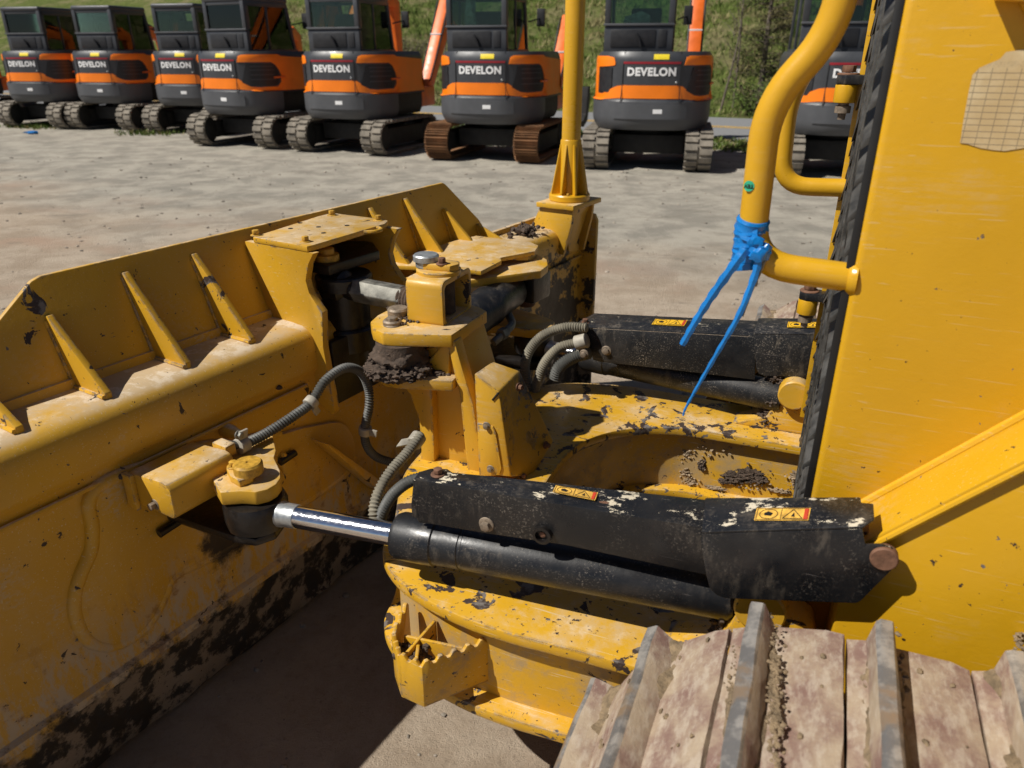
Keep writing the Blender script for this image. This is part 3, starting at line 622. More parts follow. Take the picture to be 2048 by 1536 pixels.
# top housing: open ended square box
hu0, hu1, hv0, hv1, hz0, hz1 = .895, 1.005, 1.695, 1.875, 1.018, 1.142; th = .016
def rr(x0, x1, z0, z1, r, k=5):
    o = []
    for cx, cz, a0 in ((x1 - r, z1 - r, 0), (x0 + r, z1 - r, 90), (x0 + r, z0 + r, 180), (x1 - r, z0 + r, 270)):
        for j in range(k + 1): a = RAD(a0 + 90 * j / k); o.append((cx + r * math.cos(a), cz + r * math.sin(a)))
    return o
ou = rr(hv0, hv1, hz0 - .01, hz1, .022); inn = rr(hv0 + th, hv1 - th, hz0 + .006, hz1 - th, .014); m = MB(); nn = len(ou)
bulge = lambda z: .0
vs = []
for uu in (hu0, hu1):
    vs += [W(uu, a, b) for a, b in ou]
vs += [W(hu0, a, b) for a, b in inn] + [W(hu1 - .03, a, b) for a, b in inn]
fs = []
for i in range(nn):
    j = (i + 1) % nn; fs += [[i, j, nn + j, nn + i], [i, 2 * nn + i, 2 * nn + j, j], [2 * nn + i, 3 * nn + i, 3 * nn + j, 2 * nn + j]]
fs += [list(range(nn, 2 * nn)), list(range(3 * nn, 4 * nn))]
m.add(vs, fs); m.build('pin_housing', M['tower'], tw, .002)
m = MB(); m.lathe(W(.95, 1.785, hz1 - .003), ZV, [(.062, 0), (.062, .012), (.058, .015)], 28); m.build('housing_ring', M['tower'], tw)
m = MB(); m.prism([W(.95, 1.785, hz1 + .011) + d for d in [U * a + V * b for a, b in [(-.05, -.03), (.03, -.035), (.045, 0), (.03, .03), (-.05, .03), (-.062, 0)]]], ZV * .018); m.build('housing_tab', M['tower'], tw, .004)
m = MB(); m.lathe(PZ(853, 532, hz1 + .014), ZV, [(.030, 0), (.030, .014), (.036, .016), (.036, .030), (.032, .034)], 28); m.build('pin_cap', M['zinc'], tw)
hexbolt('bolt', PZ(884, 527, hz1 + .030), ZV, .011, .013, M['rust'], tw)
m = MB(); m.lathe(W(.935, 1.785, 1.03), ZV, [(.030, 0), (.030, .09)], 20); m.build('inner_pin', M['mudk'], tw)
# bent hose cover behind the tower
cA = [PV(x, y, 1.625) for x, y in [(948, 747), (998, 783), (1022, 955), (958, 948)]]
cB2 = [PU(x, y, .62) for x, y in [(998, 783), (1040, 741), (1108, 882), (1066, 952), (1022, 955)]]
a0, a1, a2, a3 = cA; rU = -U * .0
c_tl, c_tm = a0, a1
p_tr = PV(1040, 741, 1.80); p_r = PV(1108, 882, 1.81); p_br = PV(1066, 952, 1.70); p_tb = PV(985, 722, 1.76)
m = MB()
def sheet(mb, pts, thick):
    nrm = (pts[1] - pts[0]).cross(pts[2] - pts[0]).normalized() * thick; mb.prism(pts, nrm)
faces = [[a0, a1, a2, a3], [a1, p_tr, p_r, p_br, a2], [a0, p_tb, p_tr, a1]]
allp = []; idx = {}
def vi(p):
    k = tuple(round(c, 5) for c in p)
    if k not in idx: idx[k] = len(allp); allp.append(p)
    return idx[k]
fl = [[vi(p) for p in f] for f in faces]; cen = W(.78, 1.78, .72); ci = vi(cen)
back = [[vi(a3), vi(a2), ci], [vi(a2), vi(p_br), ci], [vi(p_br), vi(p_r), ci], [vi(p_r), vi(p_tr), ci], [vi(p_tr), vi(p_tb), ci], [vi(p_tb), vi(a0), ci], [vi(a0), vi(a3), ci]]
m.add(allp, fl + back); cvr = m.build('hose_cover', M['tower'], tw, .005)
m = MB(); m.prism([PV(x, y, 1.6245) for x, y in [(956, 845), (975, 846), (987, 852), (992, 862), (1004, 935), (1000, 948), (990, 950), (960, 950)]], -V * .005); m.build('cover_patch', M['tower'], tw, .001)
for x, y in [(973, 852), (981, 938)]: hexbolt('bolt', PV(x, y, 1.619), -V, .0075, .007, M['bolt'], tw)
nB = (p_r - a1).cross(a2 - a1).normalized(); nB = nB if nB.dot(CAM - a1) > 0 else -nB
for x, y in [(1038, 774), (1092, 890), (1044, 951)]: hexbolt('bolt', PL(x, y, nB, a1.dot(nB)), nB, .0075, .010, M['rust'], tw)
m = MB(); m.tube([PV(985, 800, 1.6235), PV(997, 786, 1.6235)], .003, 6); m.build('cover_slot', M['ink'], tw)
# pitch link with hexagonal steel body
la, lb = W(1.235, 1.80, 1.055), W(1.035, 1.785, 1.05); ax = (lb - la); x_, y_, a_ = frame(ax)
m = MB(); m.prism([la + x_ * .038 * math.cos(k * math.pi / 3) + y_ * .038 * math.sin(k * math.pi / 3) for k in range(6)], ax * .86); pk = m.build('pitch_link', M['steel'], dz, .003)
m = MB(); m.tube(resample([la + ax * .80, lb - ax * -.15], .005), [.034 + .003 * (k % 2) for k in range(200)], 20); m.build('threaded_boot', M['mudk'], pk)
m = MB(); m.lathe(la - ax.normalized() * .10, ax.normalized(), [(.05, 0), (.05, .06), (.036, .075), (.036, .105)], 20); m.build('link_end', M['grease'], pk)

# ---------------------------------------------------------------- angle cylinders with covers (near one, then its mirror)
def mir(p, far):
    if not far: return p
    d = p.dot(V); return p + V * (2 * VC - 2 * d)
VCF, VCR = 1.13, 1.15
def onpl(a, b, c, lift=.0):
    n_ = (b - a).cross(c - a).normalized(); n_ = n_ if n_.z > 0 else -n_
    return lambda x, y: PL(x, y, n_, a.dot(n_) + lift)
def decal(parent, quad, worn, nm='warning_decal'):
    a, b, c, d = quad; nrm = (b - a).cross(d - a).normalized(); nrm = nrm if nrm.z > 0 else -nrm
    def q(s, t, h=0): return a.lerp(b, s).lerp(d.lerp(c, s), t) + nrm * (.0012 + h)
    m = MB(); m.add([q(0, 0), q(1, 0), q(1, 1), q(0, 1)], [[0, 1, 2, 3]], 0)
    rd = .10; m.add([q(1 - rd, .08, .0006), q(.98, .08, .0006), q(.98, .92, .0006), q(1 - rd, .92, .0006)], [[0, 1, 2, 3]], 2)
    def strip(pts, wd, closed=True):
        n = len(pts)
        for i in range(n if closed else n - 1):
            p, r = pts[i], pts[(i + 1) % n]; dx, dy = r[0] - p[0], (r[1] - p[1]) * .4; l = math.hypot(dx, dy) or 1; ox, oy = -dy / l * wd, dx / l * wd / .4
            m.add([q(p[0] - ox, p[1] - oy, .0006), q(r[0] - ox, r[1] - oy, .0006), q(r[0] + ox, r[1] + oy, .0006), q(p[0] + ox, p[1] + oy, .0006)], [[0, 1, 2, 3]], 1)
    strip([(.25 + .17 * math.cos(k * .3927), .5 + .38 * math.sin(k * .3927)) for k in range(16)], .007)
    strip([(.52, .14), (.88, .14), (.70, .86)], .008); strip([(.03, .06), (.97, .06), (.97, .94), (.03, .94)], .005); strip([(.485, .06), (.485, .94)], .005, False)
    m.add([q(.17, .4, .0007), q(.30, .35, .0007), q(.33, .55, .0007), q(.24, .7, .0007), (q(.17, .6, .0007))], [[0, 1, 2, 3, 4]], 1)
    m.add([q(.67, .3, .0007), q(.74, .28, .0007), q(.72, .62, .0007)], [[0, 1, 2]], 1)
    return m.build(nm, [M['decalold' if worn else 'decal'], M['ink'], M['red']], parent, flat=True)
for far in (False, True):
    mm = lambda p: mir(p, far)
    MBK = M['black']; MDU = M['blackdust'] if far else M['black']
    eye = EYE2 if far else EYE
    rear = mm(W(.07, 1.212, .752)); front = mm(W(.755, 1.19, .724))
    if far: rear = W(.05, 2.262, .722); front = W(.72, 2.30, .715)
    tipp = Vector((eye.x, eye.y, .692 if far else .705)); ax = (tipp - rear).normalized(); front = rear + ax * (front - rear).length
    Lb = (front - rear).length
    m = MB(); m.lathe(rear - ax * .03, ax, [(.044, 0), (.049, .01), (.049, Lb * .80), (.0475, Lb * .803), (.0475, Lb * .812), (.0495, Lb * .815), (.0495, Lb * .90), (.053, Lb * .905), (.053, Lb + .02), (.049, Lb + .03), (.034, Lb + .032)], 40)
    cy = m.build('angle_cylinder', M['barrel'] if not far else MDU, dz)
    m = MB(); m.lathe(front - ax * .05, ax, [(.0265, 0), (.0265, (tipp - front).length - .03)], 32); m.build('cylinder_rod', M['chrome'], cy)
    m = MB(); m.lathe(tipp - ax * .115, ax, [(.028, 0), (.0285, .004), (.0285, .035), (.031, .04), (.031, .05)], 28); m.build('rod_collar', M['zinc'], cy)
    # front cover: channel above the barrel
    vs_ = VCR if not far else 2 * VC - 1.235
    Pn = lambda x, y, v=VCR: PV(x, y, v)
    side = [(826, 968), (832, 958), (1412, 1058), (1412, 1150), (1130, 1090), (960, 1065), (860, 1048), (838, 1046), (832, 1036), (824, 1034), (822, 1010)]
    base = [Pn(*q) for q in side]
    if not far:
        m = MB(); m.prism(base, V * .005); cvs = m.build('cylinder_cover', MBK, cy, .0015)
        e0, e1 = Pn(826, 964), Pn(1412, 1060)
        tl = [e0, e1, PZ(1412, 1003, e1.z + .006), PZ(1000, 958, (e0.z + e1.z) / 2 - .012), PZ(905, 948, e0.z + .008), PZ(895, 941, e0.z + .006), PZ(862, 940, e0.z + .005), PZ(838, 947, e0.z + .004)]
    else:
        FVP = 2.245; base = [PV(x, y, FVP) for x, y in [(1171, 657), (1510, 675), (1510, 760), (1330, 738), (1200, 724), (1186, 720), (1180, 700), (1174, 690)]]
        m = MB(); m.prism(base, V * .005); cvs = m.build('cylinder_cover', MDU, cy, .0015)
        e0, e1 = PV(1171, 656, FVP), PV(1510, 674, FVP); tl = [e0, e1, e1 + V * .135 + ZV * .004, e0 + V * .135 + ZV * .004 + U * .01, e0 + V * .05 + U * .035, e0 + V * .01 + U * .03]
    m = MB(); m.prism(tl, ZV * .004); m.build('cover_top', MDU if far else MBK, cy, .0012)
    if not far:
        pq = onpl(e0, e1, tl[2], .0045); decal(cy, [pq(1105, 985), pq(1190, 1002), pq(1196, 986), pq(1112, 971)], True)
        hexbolt('bolt', PZ(876, 948, e0.z + .012), ZV, .010, .010, M['rust'], cy)
        hexbolt('bolt', Pn(973, 1049), -V, .011, .009, M['bolt'], cy)
        m = MB(); m.lathe(Pn(1087, 1066), -V, [(.017, 0), (.019, .002), (.019, .012), (.013, .013), (.012, .004), (.002, .004)], 24); m.build('cover_grommet', M['grease'], cy)
        hexbolt('bolt', Pn(1087, 1066), -V, .007, .007, M['rust'], cy, False)
        m = MB(); q = PZ(1210, 1006, e0.z * .4 + e1.z * .6 + .005); m.lump(q, .014, .008, .002, 1, .4); m.build('rust_patch', M['rust'], cy)
    else:
        decal(cy, [p + ZV * .0075 for p in (e0.lerp(e1, .39) + V * .045, e0.lerp(e1, .585) + V * .045, e0.lerp(e1, .585) + V * .105, e0.lerp(e1, .39) + V * .105)], False)
        hexbolt('bolt', e0 + V * .035 + ZV * .006 + U * .012, ZV, .010, .010, M['rust'], cy)
        for f_, dz_ in ((.14, -.075),): hexbolt('bolt', e0.lerp(e1, f_) + ZV * dz_, -V, .011, .008, M['bolt'], cy)
    # rear cover
    Pr = lambda x, y: PV(x, y, VCF)
    s2 = [(1403, 1068), (1725, 1058), (1731, 1090), (1765, 1090), (1785, 1098), (1797, 1112), (1794, 1130), (1722, 1202), (1712, 1207), (1450, 1197), (1432, 1190), (1420, 1178), (1412, 1150), (1401, 1085)]
    b2 = [Pr(*q) for q in s2] if not far else [PV(x, y, 2.238) for x, y in [(1507, 669), (1690, 672), (1668, 755), (1530, 752), (1518, 748), (1512, 735)]]
    m = MB(); m.prism(b2, V * .006); m.build('rear_cover', MDU if far else MBK, cy, .0015)
    f0, f1 = b2[0], b2[1]
    if not far: tp2 = [f0, f1, PV(1748, 1042, 1.145), PV(1746, 1012, 1.20), PZ(1722, 1010, f1.z + .006), PZ(1720, 999, f1.z + .006), PZ(1410, 1000, f0.z + .006)]
    else: tp2 = [f0, f1, f1 + V * .14 + ZV * .003, f0 + V * .14 + ZV * .003]
    m = MB(); m.prism(tp2, ZV * .005); m.build('rear_cover_top', MDU if far else MBK, cy, .0015)
    if not far: pq = onpl(f0, f1, tp2[6], .0055); decal(cy, [pq(1508, 1042), pq(1617, 1042), pq(1622, 1017), pq(1514, 1017)], True)
    else: decal(cy, [p + ZV * .0085 for p in (f0.lerp(f1, .36) + V * .045, f0.lerp(f1, .76) + V * .045, f0.lerp(f1, .76) + V * .10, f0.lerp(f1, .36) + V * .10)], False)
    if not far:
        m = MB(); m.lathe(Pr(1768, 1116), -V, [(.021, -.01), (.021, .004), (.019, .006)], 28); m.build('cover_pin', M['rust'], cy)
        m = MB(); m.box((-.155, 1.10, .985), (-.125, 1.16, 1.0), W); 
    # vertical pin boss on the arm behind the barrel
    m = MB(); m.lathe(W(-.008, 2.195, .757) if far else W(-.008, 1.155, .775), V, [(.042, 0), (.046, .004), (.046, .16)], 32); m.build('pin_boss', M['tower'], cy, 0)
    m = MB(); m.prism([mm(W(a, 1.165, z)) for a, z in [(-.14, .62), (-.10, .74), (-.02, .79), (.03, .75), (.06, .66), (.16, .62)]], V * (-.09 if far else .09)); m.build('boss_bracket', M['arm'], cy, .006)
    m = MB()
    for k in range(6): m.lump(mm(W(.052 + random.gauss(0, .01), 1.215 + random.gauss(0, .02), .645 + k * .025)), .026, .03, .022, 4, .5, 14)
    for _ in range(60):
        q = mm(W(.055 + random.gauss(0, .014), 1.22 + random.gauss(0, .02), .66 + abs(random.gauss(0, .06)))); s = random.uniform(.002, .007); m.lump(q, s, s, s, 1, .6)
    tag(m.build('dried_mud', M['mudk'], cy, flat=True), kind='stuff')
# hoses at both covers
hose('hose', [PV(x, y, v) for x, y, v in [(842, 868, 1.46), (815, 905, 1.40), (780, 945, 1.33), (757, 985, 1.28), (748, 1020, 1.25), (752, 1050, 1.24)]], .0125, M['hosed'], dz)
hose('hose', [PV(x, y, v) for x, y, v in [(845, 955, 1.25), (815, 965, 1.25), (785, 990, 1.25), (765, 1025, 1.25), (757, 1060, 1.25)]], .0125, M['hose'], dz)
clamp(PV(833, 880, 1.45), PV(815, 905, 1.40) - PV(842, 868, 1.46), .018, .03, dz, -V + U)
for nm, pts, mt_ in [('a', [(1175, 655), (1130, 655), (1085, 672), (1057, 705), (1050, 745), (1062, 790), (1072, 830)], 'hosed'), ('b', [(1160, 684), (1120, 695), (1090, 725), (1075, 765), (1068, 800)], 'hosed'), ('c', [(1180, 705), (1145, 715), (1118, 735), (1110, 760)], 'hose')]:
    hose('hose', [PV(x, y, 2.22) for x, y in pts], .0155 if nm != 'c' else .02, M[mt_], dz)
clamp(PV(1163, 683, 2.215), PV(1160, 684, 2.22) - PV(1120, 695, 2.22), .023, .04, dz, -ZV)
hexbolt('bolt', PV(1168, 708, 2.19), -V, .010, .008, M['bolt'], dz)

# ---------------------------------------------------------------- hood, grille, rails
HU, HV0, HV1 = -.06, 1.28, 2.20
def hp(u, v, z): return W(u, v, z)
m = MB(); ch = .028
sec = [(HU - ch * .25, HV0 + .004 + ch * .0), (HU - ch * 2.2, HV0), (-1.7, HV0), (-1.7, HV1), (HU - ch * 2.2, HV1), (HU, HV1 - .012), (HU, HV1 - .03), (HU - .055, HV1 - .032), (HU - .055, HV0 + .032), (HU, HV0 + .03), (HU, HV0 + .014)]
m.prism([W(a, b, .66) for a, b in sec], ZV * 1.42); hood = m.build('hood', M['hood'], dz, .009, seg=3)
m = MB(); m.prism([W(HU - .050, HV0 + .03, .70), W(HU - .050, HV1 - .03, .70), W(HU - .050, HV1 - .03, 2.0), W(HU - .050, HV0 + .03, 2.0)], U * .046); m.build('grille_back', M['ink'], hood)
GV0, GV1 = HV0 + .022, HV1 - .022; random.seed(5)
zz = .74
while zz < 1.98:       # chevron louvres, each its own bar, standing proud of the frame
    for a_v, b_v in ((GV0, GV0 + .21), (GV0 + .24, GV0 + .44), (GV1 - .20, GV0 + .47), (GV1, GV1 - .17)):
        m = MB(); a = W(HU - .004, a_v, zz); b = W(HU - .004, b_v, zz + .085); dp = U * random.uniform(.020, .026)
        m.hull8([a, b, b + ZV * .020, a + ZV * .020, a + dp - ZV * .020, b + dp * .8 - ZV * .020, b + dp * .8 - ZV * .010, a + dp - ZV * .010]); m.build('louvre', M['blackgrille'], hood, .001)
    zz += .056
for v_ in (GV0 + .225, GV0 + .455, GV1 - .185):
    m = MB(); m.box((HU - .004, v_ - .012, .70), (HU + .018, v_ + .012, 2.0), W); m.build('grille_bar', M['blackgrille'], hood, .002)
m = MB(); m.box((HU - .002, HV0 + .010, .70), (HU + .010, HV0 + .020, 2.0), W); m.build('edge_seal', M['ink'], hood, .001)
m = MB(); m.box((HU - .002, HV1 - .020, .70), (HU + .026, HV1 - .008, 2.0), W); m.build('front_edge', M['hood'], hood, .001)
for px, py in ((1640, 590), (1720, 158)):
    c = PV(px, py, HV1 - .03); cu, cz = c.dot(U) + .028, c.z
    m = MB(); m.prism([W(-.08, HV1 - .06, cz - .012), W(-.08, HV1 - .01, cz - .012), W(cu + .005, HV1 - .008, cz - .012), W(cu + .025, HV1 - .02, cz - .012), W(cu + .025, HV1 - .05, cz - .012), W(cu + .005, HV1 - .062, cz - .012)], ZV * .022); m.build('hinge_plate', M['black'], hood, .003)
    m = MB(); m.lathe(W(cu, HV1 - .035, cz - .055), ZV, [(.026, 0), (.026, .042)], 24); m.build('hinge_sleeve', M['pipe'], hood, .002)
    hexbolt('bolt', W(cu, HV1 - .035, cz + .010), ZV, .017, .016, M['rust'], hood)
    m = MB(); m.lathe(W(cu, HV1 - .035, cz - .095), ZV, [(.009, 0), (.010, .015), (.019, .016), (.019, .032), (.013, .034), (.013, .042)], 12); m.build('hinge_nut', M['bolt'], hood)
# front rails
def rail(v, pts, r):
    p = fillet([W(a, v, z) for a, z in pts], .075, 8); m = MB(); m.tube(p, r, 24); o = m.build('rail', M['pipe'], hood)
    m = MB(); m.lathe(p[0] + U * .0, U, [(r + .006, -.004), (r + .005, .004), (r + .001, .010)], 24); m.build('weld_collar', M['pipe'], hood); return o
rz = lambda px, py: (PV(px, py, HV0 + .02).dot(U), PV(px, py, HV0 + .02).z)
rail(HV0 + .025, [(HU - .005, rz(1700, 557)[1]), rz(1497, 528), rz(1535, 205), rz(1672, 62), (rz(1690, -60)[0], 2.0)], .0235)
r2 = lambda px, py: (PV(px, py, HV1 - .025).dot(U), PV(px, py, HV1 - .025).z)
rail(HV1 - .025, [(HU - .005, r2(1700, 376)[1]), r2(1560, 372), r2(1578, 190), r2(1660, 70), (-.03, 2.2)], .0235)
# lower frame guard with its sloping ledge
LV = 1.16
lo_ = [PV(1745, 1083, LV), PV(2048, 928, LV), PV(2400, 735, LV)]
hi_ = [PV(1735, 1003, HV0 - .001), PV(2048, 848, HV0 - .001), PV(2400, 655, HV0 - .001)]
# one flat ledge: use a constant slope from the two measured ends
u0, z0_ = lo_[0].dot(U), lo_[0].z; u1, z1_ = lo_[1].dot(U), lo_[1].z; sl = (z1_ - z0_) / (u1 - u0)
zl = lambda u: z0_ + sl * (u - u0)
m = MB(); m.prism([W(-.13, LV, .52), W(-.13, LV, zl(-.135) - .004), W(-.55, LV, zl(-.55)), W(-.75, LV, zl(-.55)), W(-1.7, LV, zl(-.55)), W(-1.7, LV, .45)], V * .115); sf = m.build('frame_side', M['hood'], dz, .004)
m = MB(); m.prism([W(u_, LV - .006, zl(u_) - .002) for u_ in (-.135, -.55)] + [W(u_, LV - .006, zl(u_) + .012) for u_ in (-.55, -.135)], V * .122); m.build('sloping_ledge', M['hood'], dz, .003)
m = MB(); m.tube([W(u_, HV0 - .004, zl(u_) + .014) for u_ in (-.14, -.3, -.55)], .008, 8); m.tube([W(u_, LV - .006, zl(u_) - .004) for u_ in (-.14, -.3, -.55)], .006, 8); m.build('weld_bead', M['hood'], dz)
m = MB(); m.box((-.158, 1.175, zl(-.15) + .008), (-.135, 1.25, zl(-.15) + .016), W); m.build('cover_stop', M['rust'], dz, .002)
m = MB(); m.prism([W(-.13, 2 * VC - LV - .115, .52), W(-.13, 2 * VC - LV - .115, .96), W(-.55, 2 * VC - LV - .115, zl(-.55)), W(-1.7, 2 * VC - LV - .115, zl(-.55)), W(-1.7, 2 * VC - LV - .115, .45)], V * .115); m.build('frame_side', M['hood'], dz, .004)
m = MB(); m.box((-1.7, 1.28, .36), (-.20, 2.2, .70), W); m.build('belly_shade_frame', M['grease'], dz, .01)  # main frame box, added to darken the space under the tractor
# hood bracket that shades the panel, paper log, stickers
q0, q1 = PV(1985, 2, HV0), PV(2140, 12, HV0)
m = MB(); m.prism([q0, q1, q1 + ZV * .05, q0 + ZV * .05], -V * .035); m.build('hood_bracket', M['hood'], hood, .003)
m = MB(); m.prism([q0 - U * .03 - ZV * .002, q1 - ZV * .002, q1 - ZV * .03, q0 - U * .05 - ZV * .03], -V * .012); m.build('bracket_flange', M['hood'], hood, .003)
pp = [(1945, 150), (1960, 135), (2000, 118), (2012, 104), (2040, 100), (2100, 95), (2110, 290), (2062, 299), (2048, 296), (2010, 302), (1985, 300), (1960, 296), (1935, 288), (1920, 286), (1926, 245), (1936, 190)]
pm = [PV(x, y, HV0 - .0012) for x, y in pp]; me = MB(); me.add(pm, [list(range(len(pm)))]); po = me.build('paper_log_sheet', M['paper'], hood, flat=True)
uvl = po.data.uv_layers.new(name='UVMap'); ua = PV(1918, 300, HV0); ub = PV(2115, 92, HV0)
for lp_ in po.data.loops:
    wv = INV[dz.name].inverted() @ po.data.vertices[lp_.vertex_index].co
    uvl.data[lp_.index].uv = ((wv.dot(U) - ua.dot(U)) / (ub.dot(U) - ua.dot(U)), (wv.z - ua.z) / (ub.z - ua.z))
# round green sticker on the near rail, with its three letters upside down
rp_ = PV(1506, 368, HV0 + .002); rv = (CAM - rp_).normalized(); rv.z = 0; rv.normalize(); sx_ = ZV.cross(rv).normalized()
rax = PV(1506, 368, HV0 + .025)
def onrail(a, b, d=.0008):    # wrap a flat shape round the vertical pipe
    ang = a / .0235; up = (W(*rz_pt(b))) if False else None
    return None
axd = (W(*(lambda q: (q[0], HV0 + .025, q[1]))(rz(1535, 205))) - W(*(lambda q: (q[0], HV0 + .025, q[1]))(rz(1497, 528)))).normalized()
face0 = (CAM - rax); face0 = (face0 - axd * face0.dot(axd)).normalized(); side0 = axd.cross(face0).normalized()
side0 = side0 if side0.dot(Vector((1, 0, 0))) > 0 else -side0
def wrap(a, b, d): ang = a / .0235; return rax + axd * b + (face0 * math.cos(ang) + side0 * math.sin(ang)) * (.0235 + d)
m = MB(); R0 = .0085
m.add([wrap(-.006, 0, .0006)] + [wrap(-.006 + R0 * math.cos(k * .2618), R0 * math.sin(k * .2618), .0006) for k in range(24)], [[0, 1 + k, 1 + (k + 1) % 24] for k in range(24)])
m.build('round_sticker', M['greens'], hood)
def text_pts(txt, size, bold=.02, sp=1.0):
    cu = bpy.data.curves.new('t', 'FONT'); cu.body = txt; cu.size = size; cu.align_x = 'CENTER'; cu.align_y = 'CENTER'; cu.offset = bold; cu.space_character = sp; cu.resolution_u = 3
    ob = bpy.data.objects.new('t', cu); C.objects.link(ob); dg = bpy.context.evaluated_depsgraph_get(); ev = ob.evaluated_get(dg); me = ev.to_mesh()
    vs = [v.co.copy() for v in me.vertices]; fs = [list(p.vertices) for p in me.polygons]; ev.to_mesh_clear(); bpy.data.objects.remove(ob); bpy.data.curves.remove(cu); return vs, fs
vs, fs = text_pts('TEV', .0085, .0003)
m = MB(); m.add([wrap(-.006 - p.x, -p.y, .0012) for p in vs], fs); m.build('sticker_lettering', M['ink'], hood, flat=True)

# ---------------------------------------------------------------- tracks
PITCHT = .176; RI = .40; UCF, UCR, ZC = -.16, -2.30, .447
def loop_pt(s):
    Ls = UCF - UCR; Lc = math.pi * RI; tot = 2 * Ls + 2 * Lc; s = s % tot
    if s < Ls: return (UCR + s, ZC + RI, 0.0)
    s -= Ls
    if s < Lc: a = s / RI; return (UCF + RI * math.sin(a), ZC + RI * math.cos(a), a)
    s -= Lc
    if s < Ls: return (UCF - s, ZC - RI, math.pi)
    s -= Ls; a = math.pi + s / RI; return (UCR + RI * math.sin(a), ZC + RI * math.cos(a), a)
tot = 2 * (UCF - UCR) + 2 * math.pi * RI; ns = int(round(tot / PITCHT)); pit = tot / ns
SW = .60
def shoe_mesh(seed):
    random.seed(seed); m = MB()   # local: x forward along the loop, y across, z outward
    prof = [(-.0855, .003), (-.06, .010), (.016, .010), (.026, .052), (.030, .056), (.046, .056), (.052, .050), (.058, .010), (.0845, .002), (.0845, -.012), (-.0855, -.010)]
    mi = [0, 0, 0, 1, 1, 1, 0, 0, 0, 0, 0]; n = len(prof); k = 14; o = 0
    for j in range(k + 1):
        y = -SW / 2 + SW * j / k
        for i, (x, z) in enumerate(prof):
            dd = .0035 * noise.noise(Vector((seed * 7 + y * 14, i * .9, seed))); ee = .012 if j in (0, k) and i < 9 and z < .03 else 0
            m.v.append(Vector((x + dd, y, z + dd - ee * .2)))
    for j in range(k):
        for i in range(n): i2 = (i + 1) % n; m.f.append([j * n + i, j * n + i2, (j + 1) * n + i2, (j + 1) * n + i]); m.m.append(mi[i])
    m.f.append(list(range(n))); m.m.append(0); m.f.append([k * n + i for i in range(n)][::-1]); m.m.append(0)
    for x0, x1, hh in ((.050, .090, .020), (.024, -.012, .022)):          # mud packed against the grouser root, thick and thin along it
        ny, nx_ = 60, 6; o = len(m.v)
        for j in range(ny + 1):
            y = -SW / 2 + .004 + (SW - .008) * j / ny; wdt = .55 + .9 * noise.noise(Vector((y * 9, seed * 3.3, x0 * 90)))
            for i in range(nx_ + 1):
                f = i / nx_; x = x0 + (x1 - x0) * f * max(.15, wdt) * (.72 if x0 > .04 else 1); amp_ = max(0., .75 + .95 * noise.noise(Vector((y * 14, seed * 5.1, 7 + x0 * 40))))
                m.v.append(Vector((x, y, .0075 + hh * amp_ * (1 - f) ** .8 + .006 * noise.noise(Vector((x * 160, y * 90, seed))) - .006 * f)))
        for j in range(ny):
            for i in range(nx_): m.f.append([o + j * (nx_ + 1) + i, o + j * (nx_ + 1) + i + 1, o + (j + 1) * (nx_ + 1) + i + 1, o + (j + 1) * (nx_ + 1) + i]); m.m.append(2)
    for _ in range(26):
        y = random.uniform(-.28, .28); s = random.uniform(.0015, .005); m.lump((random.uniform(-.07, .08), y, .011), s, s * 1.4, s * .8, 1, .6, mi=2)
    return m.mesh('track_shoe', [M['shoe'], M['edge'], M['mudb']], None, 0, angle=40)
shoes = [shoe_mesh(k) for k in range(5)]
S0 = None
for vmid in (1.053 - SW / 2, 2 * VC - 1.053 + SW / 2):
    tm = MB()   # chain links, roller frame, idler and sprocket make up the core
    tm.box((UCR + .1, vmid - .11, .20), (UCF - .05, vmid + .11, .62), W); tk = tm.build('track_frame', M['blackdust'], dz, .02)
    for uc, r in ((UCF, .34), (UCR, .33)):
        m = MB(); m.lathe(W(uc, vmid - .07, ZC), V, [(r - .06, 0), (r, .03), (r, .11), (r - .06, .14)], 36); m.build('idler' if uc == UCF else 'sprocket', M['mudt'], tk)
    bt_ = MB(); nb_ = 90
    for i in range(nb_):
        u_, z_, a_ = loop_pt(tot * i / nb_); nz_ = U * math.sin(a_) + ZV * math.cos(a_); p0 = W(u_, vmid, z_) - nz_ * .028
        bt_.v += [p0 - V * .20, p0 + V * .20, p0 + V * .20 - nz_ * .03, p0 - V * .20 - nz_ * .03]
    for i in range(nb_):
        j = (i + 1) % nb_
        for q in range(4): r_ = (q + 1) % 4; bt_.f.append([i * 4 + q, i * 4 + r_, j * 4 + r_, j * 4 + q]); bt_.m.append(0)
    bt_.build('link_chain', M['grease'], tk)
    # place a grouser tip where the photograph shows one (u = -.008 just over the idler)
    a1 = RAD(15.5); s_ref = (UCF - UCR) + RI * a1
    for i in range(ns):
        u_, z_, a_ = loop_pt(s_ref + i * pit); o = link('track_shoe', shoes[i % 5], tk)
        tx = U * math.cos(a_) - ZV * math.sin(a_); nz_ = U * math.sin(a_) + ZV * math.cos(a_)
        mw = Matrix((( tx.x, V.x, nz_.x, 0), (tx.y, V.y, nz_.y, 0), (tx.z, V.z, nz_.z, 0), (0, 0, 0, 1)))
        mw = Matrix.Translation(W(u_, vmid, z_)) @ mw
        o.matrix_local = INV[dz.name] @ mw
        o['_k'] = i; del o['_k']
random.seed(11)
